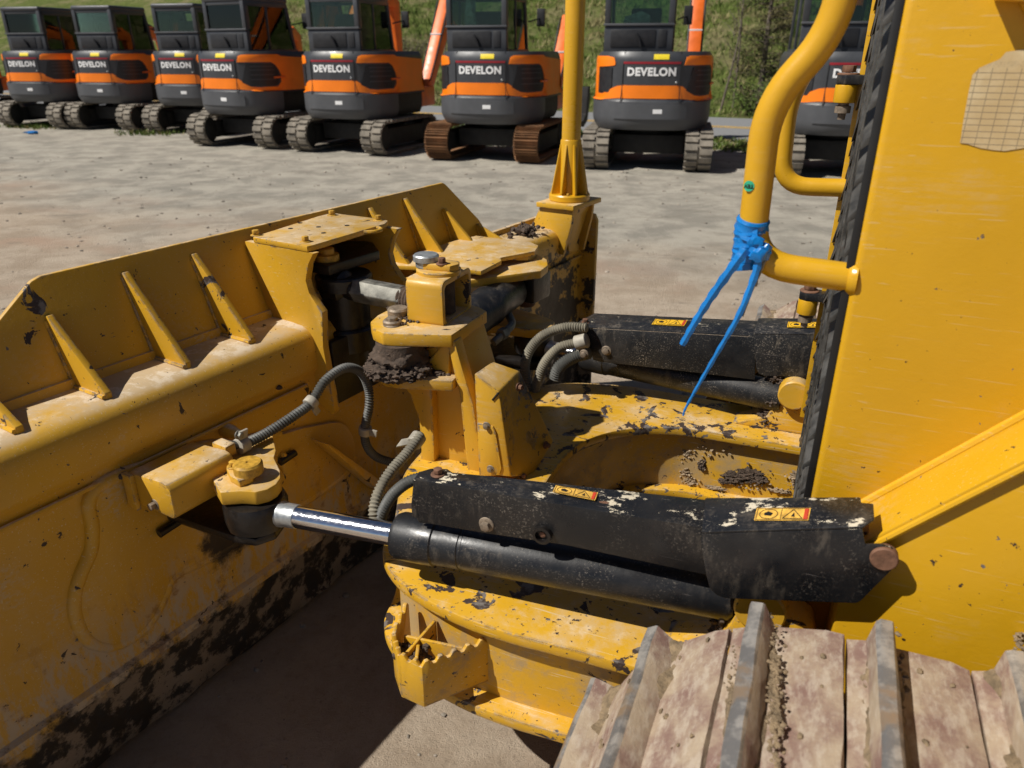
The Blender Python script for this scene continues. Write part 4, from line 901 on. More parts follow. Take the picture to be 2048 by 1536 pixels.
# mud pocket in front of the near grouser, ground-in clods on the shoes
m = MB()
for px, py, k, sx, sy, s1 in [(1550, 1400, 60, 6, 70, .012), (1790, 1400, 50, 8, 50, .014), (1470, 1420, 30, 10, 60, .006), (2040, 1330, 30, 8, 60, .012)]:
    for _ in range(k * 5): q = PZ(px + random.gauss(0, sx), py + random.gauss(0, sy), .858); s = random.uniform(.0012, s1 * .38); m.lump(q, s, s, s * .6, 1, .7)
tag(m.build('dried_mud', M['mudb'], dz, flat=True), kind='stuff')

# ---------------------------------------------------------------- blue plastic ribbon tied round the rail
m = MB(); cpt = PV(1500, 486, HV0 + .025)
for k in range(5):
    c = cpt + axd * (.030 - k * .016); tl_ = (axd + face0 * random.uniform(-.25, .25) + side0 * random.uniform(-.3, .3)).normalized()
    m.lathe(c - tl_ * .011, tl_, [(.0252, 0), (.027 + random.uniform(0, .002), .006), (.0262, .014), (.0275, .02), (.0252, .024)], 20)
kn = PV(1521, 500, HV0 + .0)
for _ in range(7): m.lump(kn + Vector((random.gauss(0, .006), random.gauss(0, .004), random.gauss(0, .008))), .012, .010, .012, 2, .6)
fl0 = PV(1472, 462, HV0 - .005); m.prism([PV(1470, 458, HV0 + .01), PV(1515, 458, HV0), PV(1514, 492, HV0 - .004), PV(1482, 478, HV0 - .004)], V * .0015)
rib = m.build('plastic_ribbon', M['blue'])
tag(rib, 'bright blue plastic ribbon knotted round the yellow front rail with two hanging tails', 'ribbon')
def tail(pts, w0, w1, v0):
    P_ = catmull([PV(x, y, v) for x, y, v in pts], 8); m = MB(); n = len(P_); o = []
    for i, p in enumerate(P_):
        d = (P_[min(i + 1, n - 1)] - P_[max(0, i - 1)]).normalized(); s = d.cross(V).normalized(); wd = w0 + (w1 - w0) * i / (n - 1); wd *= 1 + .12 * math.sin(i * 1.7)
        o += [p - s * wd, p - V * wd * .45, p + s * wd, p + V * .003]
    m.v = o
    for i in range(n - 1):
        for j in range(4): k = (j + 1) % 4; m.f.append([i * 4 + j, i * 4 + k, i * 4 + 4 + k, i * 4 + 4 + j]); m.m.append(0)
    m.f += [[0, 1, 2, 3], [n * 4 - 4 + k for k in range(4)]]; m.m += [0, 0]; return m.build('ribbon_tail', M['blue'], rib)
tail([(1492, 498, HV0 - .01), (1468, 530, HV0 - .015), (1425, 590, HV0 - .02), (1390, 645, HV0 - .02), (1364, 690, HV0 - .02)], .0088, .0055, HV0)
tail([(1520, 510, HV0 - .01), (1508, 555, HV0 - .012), (1478, 630, HV0 - .02), (1435, 705, HV0 - .02), (1400, 765, HV0 - .02), (1372, 815, HV0 - .02), (1366, 832, HV0 - .02)], .0068, .0014, HV0)
tie = MB(); tie.tube(catmull([PV(x, y, v) for x, y, v in [(1532, 512, HV0 + .04), (1530, 520, HV0 - .002), (1520, 545, HV0 - .004), (1507, 572, HV0 - .008), (1492, 610, HV0 - .01), (1484, 632, HV0 - .012)]], 6), .0026, 6)
tie.box((-.004, -.004, -.004), (.004, .004, .004), lambda a, b, c: PV(1508, 566, HV0 - .008) + Vector((a, b, c)) * 1.2)
tag(tie.build('cable_tie', M['hosed']), 'thin grey cable tie strapped round the yellow rail beside the blue ribbon', 'cable tie')

# ================================================================== mini excavators
M['charcoal'] = plain('charcoal_paint', (.045, .048, .054), .42, 0, .1, 3)
M['cwgrey'] = plain('counterweight_grey', (.075, .078, .085), .48, 0, .1, 3)
M['orange'] = plain('orange_paint', (.92, .215, .008), .36, 0, .06, 3)
M['boomorange'] = plain('boom_orange', (.80, .15, .015), .42, 0, .12, 5)
M['trim'] = plain('black_plastic', (.016, .016, .018), .5, 0, .2, 8)
M['white'] = plain('white_lettering', (.80, .80, .80), .5, 0, .03)
M['ystick'] = plain('yellow_sticker', (.80, .62, .02), .5, 0, .1, 40)
M['redline'] = plain('dark_red_stripe', (.28, .012, .022), .4, 0, .05)
M['rubber'] = plain('dusty_rubber_track', (.20, .175, .14), .9, 0, .35, 9, .5, 60)
M['rusttrack'] = plain('rust_brown_track', (.23, .115, .05), .85, .1, .3, 9, .4, 60)
M['under'] = plain('dark_undercarriage', (.018, .017, .016), .7, 0, .3, 9)
M['seat'] = plain('seat_black', (.02, .02, .022), .7, 0, .2)
M['film'] = plain('pale_plastic_film', (.35, .50, .46), .35, 0, .3, 12, .6, 10)
def glass():
    m = NT('tinted_cab_glass'); tr = m.n('ShaderNodeBsdfTransparent'); tr.inputs[0].default_value = (.70, .80, .73, 1); gl = m.n('ShaderNodeBsdfGlossy'); gl.inputs['Roughness'].default_value = .02; gl.inputs[0].default_value = (.9, 1, .95, 1)
    fr = m.n('ShaderNodeFresnel'); fr.inputs[0].default_value = 1.5; mx = m.n('ShaderNodeMixShader'); m.t.links.new(fr.outputs[0], mx.inputs[0]); m.t.links.new(tr.outputs[0], mx.inputs[1]); m.t.links.new(gl.outputs[0], mx.inputs[2]); m.t.links.new(mx.outputs[0], m.out.inputs[0]); return m.mat
M['glass'] = glass()
# plan outline of the upper body: s runs along it, 0 at the middle of the rear, positive to the right
HWX, RRY = .88, 1.02
half = []
for k in range(31):
    a = k / 30 * math.pi / 2; p = 2.7; half.append(Vector((HWX * abs(math.sin(a)) ** (2 / p), -RRY * abs(math.cos(a)) ** (2 / p), 0)))
half.append(Vector((HWX, .75, 0)))
right = resample(half, .02)
def body_pt(s, z, d=0.0):
    a = min(len(right) - 2, abs(s) / .02); i = int(a); p = right[i].lerp(right[i + 1], a - i); tg = (right[i + 1] - right[max(i - 1, 0)]).normalized(); n = Vector((tg.y, -tg.x, 0))
    ins = .0
    if z > 1.56: ins = .05 * ((z - 1.56) / .12) ** 2
    if z < 1.02: ins = -.035 + .09 * max(0, (.78 - z) / .2) ** 2
    p = p + n * (d - ins); x = p.x if s >= 0 else -p.x
    return Vector((x, p.y, z))
SMAX = (len(right) - 2) * .02
def shell(mb, s0, s1, z0, z1, d=0, ns=60, nz=8, mi=0, solid=True):
    for j in range(nz + 1):
        for i in range(ns + 1): pass
    o = len(mb.v)
    for j in range(nz + 1):
        for i in range(ns + 1): mb.v.append(body_pt(s0 + (s1 - s0) * i / ns, z0 + (z1 - z0) * j / nz, d))
    for j in range(nz):
        for i in range(ns): mb.f.append([o + j * (ns + 1) + i, o + j * (ns + 1) + i + 1, o + (j + 1) * (ns + 1) + i + 1, o + (j + 1) * (ns + 1) + i]); mb.m.append(mi)
    if solid:
        for j, fl in ((0, True), (nz, False)): mb.f.append([o + j * (ns + 1) + i for i in range(ns + 1)]); mb.m.append(mi)
        mb.f.append([o + j * (ns + 1) for j in range(nz + 1)] + [o + j * (ns + 1) + ns for j in range(nz, -1, -1)]); mb.m.append(mi)
def patch(knots, d=.010, nn=8, mi=0):      # knots: (s, z low, z high)
    mb = MB(); cols = []
    for (s0, a0, b0), (s1, a1, b1) in zip(knots, knots[1:]):
        k = max(1, int(abs(s1 - s0) / .05))
        for i in range(k): f = i / k; cols.append((s0 + (s1 - s0) * f, a0 + (a1 - a0) * f, b0 + (b1 - b0) * f))
    cols.append(knots[-1]); L_ = 4
    for s, a, b in cols:
        ring = [body_pt(s, a, -.004)] + [body_pt(s, a + (b - a) * q / L_, d) for q in range(L_ + 1)] + [body_pt(s, b, -.004)]; mb.v += ring
    R_ = L_ + 3
    for i in range(len(cols) - 1):
        for q in range(R_ - 1): mb.f.append([i * R_ + q, (i + 1) * R_ + q, (i + 1) * R_ + q + 1, i * R_ + q + 1]); mb.m.append(mi)
    mb.f.append(list(range(R_))); mb.m.append(mi); mb.f.append([(len(cols) - 1) * R_ + q for q in range(R_)][::-1]); mb.m.append(mi)
    return mb
def X(x, y, z): return Vector((x, y, z))
def bx(a, b): m = MB(); m.box(a, b); return m
def track_mesh(steel):
    m = MB(); Lh, R_, wd = .80, .29, .40; zc = R_ + .01
    def pt(s, off):
        tot_ = 4 * Lh + 2 * math.pi * R_; s %= tot_; q = R_ + off
        if s < 2 * Lh: return X(0, -Lh + s, zc + q), X(0, 0, 1)
        s -= 2 * Lh
        if s < math.pi * R_: a = s / R_; n = X(0, math.sin(a), math.cos(a)); return X(0, Lh, zc) + n * q, n
        s -= math.pi * R_
        if s < 2 * Lh: return X(0, Lh - s, zc - q), X(0, 0, -1)
        s -= 2 * Lh; a = math.pi + s / R_; n = X(0, math.sin(a), math.cos(a)); return X(0, -Lh, zc) + n * q, n
    tot_ = 4 * Lh + 2 * math.pi * R_; k = 64; o = 0
    for i in range(k):
        a, n = pt(tot_ * i / k, -.03); b, _ = pt(tot_ * i / k, -.055); m.v += [a + X(-wd / 2, 0, 0), a + X(wd / 2, 0, 0), b + X(wd / 2, 0, 0), b + X(-wd / 2, 0, 0)]
    for i in range(k):
        j = (i + 1) % k
        for q in range(4): r = (q + 1) % 4; m.f.append([i * 4 + q, i * 4 + r, j * 4 + r, j * 4 + q]); m.m.append(0)
    nl = 40 if not steel else 36
    for i in range(nl):
        s = tot_ * i / nl; hl = tot_ / nl * (.30 if not steel else .40)
        for x0, x1, ds in (((-wd / 2, -.015, 0), (.015, wd / 2, tot_ / nl * .5)) if not steel else ((-wd / 2, wd / 2, 0),)):
            a0, n0_ = pt(s + ds - hl, -.03); a1, n1_ = pt(s + ds + hl, -.03); h0 = .03 if not steel else (.012)
            m.hull8([a0 + X(x0, 0, 0), a0 + X(x1, 0, 0), a1 + X(x1, 0, 0), a1 + X(x0, 0, 0), a0 + n0_ * h0 + X(x0, 0, 0), a0 + n0_ * h0 + X(x1, 0, 0), a1 + n1_ * h0 + X(x1, 0, 0), a1 + n1_ * h0 + X(x0, 0, 0)])
            if steel:
                for f in (.15, .5, .85):
                    p, n = pt(s + ds - hl + 2 * hl * f, -.018); m.hull8([p + X(x0, -.006, 0), p + X(x1, -.006, 0), p + X(x1, .006, 0), p + X(x0, .006, 0), p + n * .018 + X(x0, -.006, 0), p + n * .018 + X(x1, -.006, 0), p + n * .018 + X(x1, .006, 0), p + n * .018 + X(x0, .006, 0)])
    return m.mesh('track', M['rusttrack' if steel else 'rubber'], None, 0, flat=True)
TRK = {s: track_mesh(s) for s in (False, True)}
LETT = text_pts('DEVELON', .150, .0068, 1.10)
def cab_parts():
    """name, mesh, parent name — built once, shared by all excavators"""
    P = []
    def add(n, mb, mat, par=None, bev=0, **k): P.append((n, mb.mesh(n, mat, None, bev, **k), par))
    # undercarriage
    add('undercarriage', bx((-.56, -.55, .22), (.56, .55, .50)), M['under'], None, .03)
    m = MB(); m.lathe(X(0, 0, .48), ZV, [(.42, 0), (.42, .14)], 32); add('slew_ring', m, M['under'])
    for sx in (-.77, .77):
        m = bx((sx - .12, -.75, .14), (sx + .12, .75, .44)); add('track_frame', m, M['under'], None, .03)
        for y in (-.80, .80):
            m = MB(); m.lathe(X(sx - .13, y, .30), X(1, 0, 0), [(.16, 0), (.23, .03), (.23, .23), (.16, .26)], 24); add('idler_wheel', m, M['under'])
    m = MB(); m.prism([X(-.97, 1.45, .08), X(.97, 1.45, .08), X(.97, 1.45, .42), X(-.97, 1.45, .42)], X(0, .06, 0)); m.box((-.45, .6, .2), (-.35, 1.46, .3)); m.box((.35, .6, .2), (.45, 1.46, .3)); add('dozer_blade', m, M['cwgrey'], None, .008)
    # body
    m = MB(); shell(m, -1.25, 1.25, .60, 1.00, 0, 70, 10); add('counterweight', m, M['cwgrey'], None, 0, angle=40)
    m = MB(); shell(m, -SMAX, SMAX, .985, 1.68, 0, 90, 12); add('body_shell', m, M['charcoal'], None, 0, angle=40)
    m = MB(); shell(m, -SMAX, SMAX, .62, .99, -.06, 60, 4); add('body_floor', m, M['under'])
    m = patch([(-.52, .76, .94), (-.46, .76, .96), (.46, .76, .96), (.54, .76, .94)], .014); add('counterweight_boss', m, M['cwgrey'], None, 0, angle=40)
    # trim
    m = patch([(-1.30, 1.015, 1.10), (-.86, 1.015, 1.10), (-.80, 1.015, 1.10), (-.50, 1.045, 1.215), (-.40, 1.045, 1.225), (.40, 1.045, 1.225), (.46, 1.045, 1.215), (.66, 1.02, 1.09), (.80, 1.015, 1.075), (1.18, 1.015, 1.085), (1.26, 1.015, 1.16), (1.30, 1.015, 1.60), (SMAX, 1.015, 1.55)]); add('orange_band', m, M['orange'], None, 0, angle=40)
    m = patch([(.47, 1.50, 1.50), (.50, 1.50, 1.60), (.56, 1.50, 1.625), (1.08, 1.50, 1.63), (1.16, 1.46, 1.63), (1.24, 1.36, 1.63), (1.30, 1.2, 1.61)], .011); add('orange_corner', m, M['orange'], None, 0, angle=40)
    m = patch([(-1.2, 1.46, 1.62), (-.72, 1.48, 1.62), (-.58, 1.49, 1.60), (-.55, 1.50, 1.54)], .011); add('orange_corner', m, M['orange'], None, 0, angle=40)
    m = patch([(-1.2, 1.10, 1.47), (-1.02, 1.10, 1.47), (-.96, 1.10, 1.47)], .010); add('orange_side', m, M['orange'], None, 0, angle=40)
    for kn in ([(.52, 1.16, 1.16), (.62, 1.11, 1.47), (.70, 1.10, 1.48), (1.10, 1.10, 1.47), (1.17, 1.12, 1.43), (1.21, 1.20, 1.34)], [(-.94, 1.12, 1.46), (-.66, 1.12, 1.47), (-.60, 1.2, 1.46)]):
        add('side_grille', patch(kn, .012), M['trim'], None, 0, angle=40)
    for z in (1.20, 1.28, 1.36, 1.42): add('grille_slat', patch([(.68, z, z + .016), (1.12, z, z + .016)], .019), M['charcoal'])
    add('red_stripe', patch([(-.42, 1.515, 1.545), (.42, 1.515, 1.545)], .004), M['redline'])
    vs, fs = LETT; m = MB(); m.add([body_pt(p.x * 1.0, 1.405 + p.y, .006) for p in vs], fs); add('lettering', m, M['white'], None, 0, flat=True)
    add('yellow_label', patch([(.02, 1.575, 1.645), (.24, 1.575, 1.645)], .004), M['ystick'])
    add('white_label', patch([(.06, .84, .90), (.19, .84, .90)], .018), M['white'])
    m = MB(); m.lathe(body_pt(.365, 1.268, -.01), (body_pt(.365, 1.268, .1) - body_pt(.365, 1.268, 0)), [(.016, 0), (.016, .03), (.012, .034)], 14); add('latch', m, M['zinc'])
    m = MB(); m.tube([body_pt(1.10, 1.24, .03), body_pt(1.22, 1.245, .035), body_pt(1.34, 1.245, .03)], .016, 8); add('door_handle', m, M['boomorange'])
    for s in (-.42, .42): add('panel_gap', patch([(s - .004, 1.0, 1.68), (s + .004, 1.0, 1.68)], .013), M['trim'])
    # cab
    x0, x1, y0, y1, z0, z1 = -.77, .26, -.42, .95, 1.66, 2.56
    c = bx((x0, y0, z0), (x1, y0 + .10, 2.03)); add('cab_rear_panel', c, M['charcoal'], None, .02)
    c = bx((x0 + .10, y0 - .012, 1.74), (x1 - .26, y0, 1.98)); add('rear_vent', c, M['trim'], None, .006)
    c = bx((x1 - .22, y0 - .012, 1.74), (x1 - .10, y0, 1.98)); add('rear_vent', c, M['trim'], None, .006)
    m = MB(); m.tube([X(-.20, y0 - .02, 1.74), X(-.24, y0 - .05, 1.86), X(-.28, y0 - .05, 1.92)], .022, 8); add('mirror_arm', m, M['trim'])
    m = MB(); m.box((x0 - .01, y0 - .02, 2.03), (x1 + .01, y0 + .06, 2.065)); add('cab_ledge', m, M['cwgrey'], None, .008)
    post = MB()
    for px, w_ in ((x0, .085), (x1 - .085, .085)):
        post.box((px, y0, 2.05), (px + w_, y0 + .12, z1 - .03))
    for px in (x0, x1 - .05):
        post.hull8([X(px, y1 - .06, z0 - .3), X(px + .05, y1 - .06, z0 - .3), X(px + .05, y1, z0 - .3), X(px, y1, z0 - .3), X(px, y1 - .30, z1 - .05), X(px + .05, y1 - .30, z1 - .05), X(px + .05, y1 - .22, z1 - .05), X(px, y1 - .22, z1 - .05)])
        post.box((px, y0 + .56, z0), (px + .04, y0 + .61, z1 - .05)); post.box((px, y0 + .05, z0 - .02), (px + .05, y1 - .03, z0 + .05)); post.box((px, y0 + .05, z1 - .12), (px + .05, y1 - .24, z1 - .04))
    post.box((x0 + .02, y0 + .012, z1 - .10), (x1 - .02, y0 + .10, z1 - .045)); post.box((x0 + .02, y1 - .30, z1 - .10), (x1 - .02, y1 - .245, z1 - .055))
    add('cab_frame', post, M['charcoal'], None, .008)
    m = MB(); m.prism([X(a, b, z1 - .05) for a, b in [(x0 - .01, y0 - .01), (x1 + .01, y0 - .01), (x1 + .01, y1 - .2), (x0 - .01, y1 - .2)]], X(0, 0, .10)); add('cab_roof', m, M['charcoal'], None, .04, seg=3)
    add('rear_window', bx((x0 + .085, y0 + .03, 2.07), (x1 - .085, y0 + .036, z1 - .06)), M['glass'])
    for px in (x0 + .02, x1 - .03):
        m = MB(); m.prism([X(px, y0 + .12, z0 + .05), X(px, y0 + .56, z0 + .05), X(px, y0 + .56, z1 - .12), X(px, y0 + .12, z1 - .12)], X(.006, 0, 0)); add('side_window', m, M['glass'])
        m = MB(); m.prism([X(px, y0 + .61, z0 + .05), X(px, y1 - .08, z0 + .05), X(px, y1 - .28, z1 - .12), X(px, y0 + .61, z1 - .12)], X(.006, 0, 0)); add('side_window', m, M['glass'])
    m = MB(); m.prism([X(x0 + .05, y1 - .03, z0 - .1), X(x1 - .05, y1 - .03, z0 - .1), X(x1 - .05, y1 - .25, z1 - .1), X(x0 + .05, y1 - .25, z1 - .1)], X(0, .006, 0)); add('windscreen', m, M['glass'])
    m = MB(); m.box((-.43, .05, 1.35), (.05, .50, 1.62)); m.prism([X(-.42, -.05, 1.6), X(-.42, .10, 1.55), X(-.42, .06, 2.05), X(-.40, .0, 2.28), X(-.40, -.08, 2.28), X(-.42, -.12, 2.05)], X(.46, 0, 0)); add('seat', m, M['seat'], None, .03)
    m = MB(); m.tube([X(x1 + .02, y1 - .15, 2.15), X(x1 + .16, y1 + .02, 2.2), X(x1 + .18, y1 + .05, 2.2)], .012, 8); m.box((x1 + .12, y1 + .03, 2.08), (x1 + .26, y1 + .08, 2.36)); add('side_mirror', m, M['trim'], None, .01)
    return P
EXP = cab_parts()
def boom_parts(kind):
    P = []
    def add(n, mb, mat, bev=.01): P.append((n, mb.mesh(n, mat, None, bev), None))
    xb = .60; piv = (1.42, .95)
    if kind == 'up': e, tip, wr = (2.85, 2.80), (3.8, 2.65), (3.9, 1.25)
    elif kind == 'steep': e, tip, wr = (2.25, 2.85), (3.2, 3.1), (3.5, 1.6)
    else: e, tip, wr = (2.5, 2.15), (3.4, 2.0), (3.55, .95)
    m = MB(); m.box((xb - .17, .7, .70), (xb + .17, 1.52, 1.05)); add('swing_post', m, M['boomorange'], .03)
    def bar(pts, w0, h):
        mb = MB(); k = len(pts); up = []
        for i, (y, z) in enumerate(pts):
            a = Vector(pts[max(i - 1, 0)]); b = Vector(pts[min(i + 1, k - 1)]); d = (b - a).normalized(); n = Vector((-d.y, d.x)); up.append((Vector((y, z)) + n * h[i], Vector((y, z)) - n * h[i]))
        poly = [X(xb - w0, p[0].x, p[0].y) for p in up] + [X(xb - w0, p[1].x, p[1].y) for p in reversed(up)]; mb.prism(poly, X(2 * w0, 0, 0)); return mb
    mid = ((piv[0] + e[0]) / 2 + .0, (piv[1] + e[1]) / 2)
    add('boom', bar([piv, mid, e, ((e[0] + tip[0]) / 2, (e[1] + tip[1]) / 2 + .05), tip], .105, [.10, .15, .19, .15, .09]), M['boomorange'], .012)
    add('arm', bar([(tip[0] - .25, tip[1] + .22), tip, ((tip[0] + wr[0]) / 2, (tip[1] + wr[1]) / 2), wr], .085, [.05, .15, .12, .07]), M['boomorange'], .012)
    m = MB(); m.tube([X(xb, piv[0] + .12, piv[1] - .02), X(xb, e[0] + .10, e[1] - .30)], .05, 12); m.tube([X(xb, piv[0] + .12 + (e[0] - piv[0]) * .4, piv[1] + (e[1] - piv[1]) * .35), X(xb, e[0] + .06, e[1] - .16)], .03, 10); add('boom_cylinder', m, M['under'], 0)
    m = MB(); m.tube([X(xb, e[0] + .05, e[1] + .30), X(xb, tip[0] - .22, tip[1] + .22)], .045, 12); add('arm_cylinder', m, M['under'], 0)
    m = MB(); y, z = wr; q = [(y - .10, z + .05), (y + .10, z + .05), (y + .12, z - .25), (y - .05, z - .62), (y - .42, z - .72), (y - .50, z - .60), (y - .22, z - .48), (y - .16, z - .2)]; m.prism([X(xb - .24, a, b) for a, b in q], X(.48, 0, 0)); add('bucket', m, M['under'], .01)
    for dx in (-.112, .112):
        m = MB(); m.tube(catmull([X(xb + dx, piv[0] + .0, piv[1] + .2), X(xb + dx * 1.1, mid[0] - .06, mid[1] + .12), X(xb + dx * 1.1, e[0] - .12, e[1] + .1), X(xb + dx, tip[0] - .3, tip[1] + .18)], 6), .016, 8); P.append(('hydraulic_hose', m.mesh('hydraulic_hose', M['trim'], None, 0), None))
    m = MB(); m.box((xb - .112, mid[0] - .12, mid[1] + .10), (xb + .112, mid[0] + .0, mid[1] + .13)); add('boom_mark', m, M['white'], .002)
    return P
BOOM = {k: boom_parts(k) for k in ('up', 'steep', 'low')}
def excavator(pos, head, slew, boom, steel, label):
    r = empty('mini_excavator', pos, RAD(head - 90)); tag(r, label, 'excavator', 'mini excavators parked in a row')
    sl = Matrix.Rotation(RAD(slew), 4, 'Z')
    for sx in (-.77, .77): t_ = link('track', TRK[steel], r); t_.location = (sx, 0, 0)
    low = {'undercarriage', 'slew_ring', 'track_frame', 'idler_wheel', 'dozer_blade'}
    for n, me, par in EXP + BOOM[boom]:
        o = link(n, me, r)
        if n not in low: o.matrix_local = sl
    return r
def mid(x, y, head, back=.80): p = Vector((x, y, 0)); return p + Vector((math.cos(RAD(head)), math.sin(RAD(head)), 0)) * back
G = [(-15.0, 20.5, 68, 0, 'low', False, 'mini excavator at the far end of the row, mostly boom showing past its neighbour'),
     (-11.25, 18.85, 72, 6, 'low', False, 'mini excavator with the blue litter lying by its tracks'),
     (-9.35, 18.30, 70, 6, 'low', False, 'mini excavator between the one beside the blue litter and the half hidden one'),
     (-7.15, 17.45, 72, 6, 'low', False, 'mini excavator half hidden behind the machine with its boom raised'),
     (-5.22, 15.00, 69, -6, 'up', False, 'mini excavator just in front of the half hidden one, side panel fully in view'),
     (-3.05, 14.05, 68, 3, 'up', False, 'mini excavator on rubber tracks beside the one with rust brown tracks'),
     (-.45, 13.00, 73, 0, 'low', True, 'mini excavator standing on ribbed rust brown steel tracks, film inside its cab'),
     (2.07, 12.00, 78, 0, 'steep', False, 'mini excavator on rubber tracks squarely rear-on between the yellow mast and the yellow rails'),
     (4.75, 11.15, 78, 0, 'steep', False, 'mini excavator seen behind the yellow front rails of the bulldozer')]
exs = []
for x, y, hd, sw, bm_, stl, lb in G: exs.append(excavator(mid(x, y, hd), hd, sw, bm_, stl, lb))
m = MB(); m.lump((-.45, -.15, 2.25), .10, .06, .32, 2, .5); fo = link('plastic_film', m.mesh('plastic_film', M['film']), exs[6])
m = MB(); m.lump((-.30, -.1, 2.12), .22, .06, .10, 2, .6); fo = link('plastic_film', m.mesh('plastic_film', M['film']), exs[7])
p = PZ(63, 268, .0); m = MB(); m.lump(p + ZV * .03, .14, .07, .04, 2, .6); tag(m.build('litter', M['blue']), 'crumpled blue plastic litter on the gravel beside excavator tracks', 'litter')

# ================================================================== trees and shrubs on the bank
M['bark'] = plain('grey_bark', (.13, .105, .08), .9, 0, .3, 8, .5)
M['needle'] = grass_mat('olive_needles', (.055, .060, .022), (.125, .105, .045))
M['bud'] = grass_mat('spring_buds', (.10, .13, .03), (.20, .19, .07)); M['brush'] = grass_mat('brown_twigs', (.11, .09, .055), (.19, .165, .09))
def bank_at(px, c):      # a foot on the bank, c metres beyond the road, in the direction of pixel column px
    d = Vector(((px - 1024) / F, math.cos(PITCH) + 0.44 * math.sin(PITCH), 0)); lo_, hi_ = 5, 90
    for _ in range(40):
        md = (lo_ + hi_) / 2; q = d * md
        if q.dot(RY) - RN - ROADW > c: hi_ = md
        else: lo_ = md
    q = d * lo_; a = q.dot(RX); return Vector((q.x, q.y, bank_z(a, c) - .03))
def leafquad(mb, p, s, mi=0):
    a = Vector((random.gauss(0, 1), random.gauss(0, 1), random.gauss(0, 1))).normalized(); b = a.orthogonal().normalized(); mb.add([p, p + a * s + b * s * .35, p + a * s * 2, p + a * s - b * s * .35], [[0, 1, 2, 3]], mi)
def conifer(px, c, h, r, label):
    p = bank_at(px, c); o = empty('conifer', p); tag(o, label, 'tree'); m = MB(); m.tube([p, p + ZV * h * .5, p + ZV * h], [.09, .06, .01], 8); m.build('trunk', M['bark'], o)
    cr = MB(); br = MB()
    for k in range(150):
        z = h * random.uniform(.05, 1); a = random.uniform(0, 6.283); L_ = r * (1 - (z / h) ** 1.3) * random.uniform(.55, 1.1) + .1; d = Vector((math.cos(a), math.sin(a), random.uniform(-.1, .3)))
        q = p + ZV * z; br.tube([q, q + d * L_], [.012, .003], 4)
        for _ in range(int(55 * L_) + 12):
            f = random.uniform(.2, 1.05); leafquad(cr, q + d * L_ * f + Vector((random.gauss(0, .07), random.gauss(0, .07), random.gauss(0, .05))), random.uniform(.025, .06))
    tag(br.build('branches', M['bark'], o), kind='stuff'); cr.build('crown', M['needle'], o, flat=True)
def sapling(px, c, h, label, mat='bud', nb=26, lv=7, grp=None, nm='sapling'):
    p = bank_at(px, c); o = empty(nm, p); tag(o, label, 'tree', grp); m = MB(); lean = Vector((random.gauss(0, .08), random.gauss(0, .05), 1)); m.tube(catmull([p, p + lean * h * .5 + Vector((random.gauss(0, .08), 0, 0)), p + lean * h], 4), [.035 * (1 - .1 * i) for i in range(9)], 6); m.build('trunk', M['bark'], o)
    br = MB(); cr = MB()
    for k in range(nb):
        z = h * random.uniform(.2, 1); a = random.uniform(0, 6.283); L_ = h * random.uniform(.10, .26) * (1.15 - z / h); d = Vector((math.cos(a) * .7, math.sin(a) * .7, random.uniform(.4, 1))).normalized(); q = p + lean * z
        pts = [q, q + d * L_ * .5 + Vector((random.gauss(0, .03),) * 3), q + d * L_]; br.tube(catmull(pts, 3), [.010, .009, .008, .007, .006, .005, .004], 4)
        for _ in range(lv * 3): leafquad(cr, q + d * L_ * random.uniform(.2, 1.1) + Vector((random.gauss(0, .06), random.gauss(0, .06), random.gauss(0, .06))), random.uniform(.012, .03))
    tag(br.build('branches', M['bark'], o), kind='stuff'); cr.build('crown', M[mat], o, flat=True)
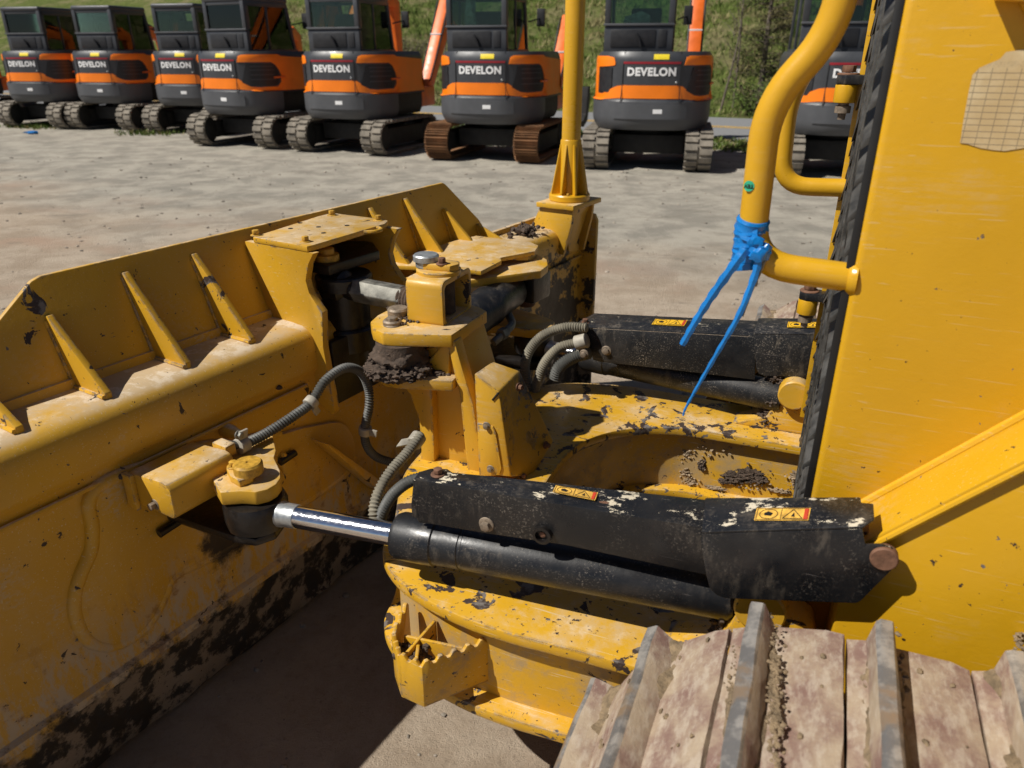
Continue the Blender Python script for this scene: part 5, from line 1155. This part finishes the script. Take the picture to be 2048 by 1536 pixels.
def shrub(px, c, h, r, mat, label):
    p = bank_at(px, c); o = empty('shrub', p); tag(o, label, 'shrub', 'shrubs on the bank'); br = MB(); cr = MB()
    for k in range(40):
        a = random.uniform(0, 6.283); d = Vector((math.cos(a) * random.uniform(.1, 1) * r, math.sin(a) * random.uniform(.1, 1) * r, h * random.uniform(.6, 1))); br.tube([p, p + d * .5 + Vector((random.gauss(0, .05),) * 3), p + d], [.014, .009, .003], 4)
        for _ in range(46): leafquad(cr, p + d * random.uniform(.25, 1.05) + Vector((random.gauss(0, .09), random.gauss(0, .09), random.gauss(0, .08))), random.uniform(.02, .05))
    tag(br.build('branches', M['bark'], o), kind='stuff'); cr.build('foliage', M[mat], o, flat=True)
conifer(1530, 1.6, 4.6, 1.05, 'brownish olive conifer on the bank beyond the road')
conifer(1590, 3.2, 4.0, .9, 'smaller conifer growing higher on the bank behind the brownish olive one')
for px, c, h, mt_, lb in [(885, 1.0, 4.2, 'brush', 'bare brown sapling on the bank, its foot beside the rust tracked excavator'), (915, 1.6, 3.6, 'bud', 'budding sapling among the bare ones beside the rust tracked excavator'), (945, .8, 3.8, 'brush', 'pale stemmed bare sapling standing close to the road edge'),
                        (1452, .8, 3.8, 'brush', 'thin bare sapling standing beside the squarely rear-on excavator'), (1478, 1.3, 3.4, 'bud', 'leafing sapling growing between the thin bare one and the conifer'), (700, 2.0, 4.0, 'brush', 'bare sapling seen through the excavator cab windows'), (655, 1.4, 3.2, 'bud', 'slim leafing sapling behind the raised orange boom')]:
    sapling(px, c, h, lb, mt_)
for px, c, h, r, mt_, lb in [(905, .6, .9, .6, 'grass', 'low green shrub at the foot of the bare saplings'), (1520, .9, .9, .9, 'grass', 'low dark green shrub under the brownish olive conifer'), (1560, .6, .7, .6, 'brush', 'low brown brush beside the road under the conifers'), (125, 5.5, 1.6, 1.5, 'grass', 'dark green shrub high on the bank above the end of the excavator row'), (380, 4.5, 1.3, 1.2, 'brush', 'brown leafless shrub above the half hidden excavator'), (820, 3.0, 1.2, .9, 'brush', 'brown scrub on the bank behind the raised orange boom')]:
    shrub(px, c, h, r, mt_, lb)
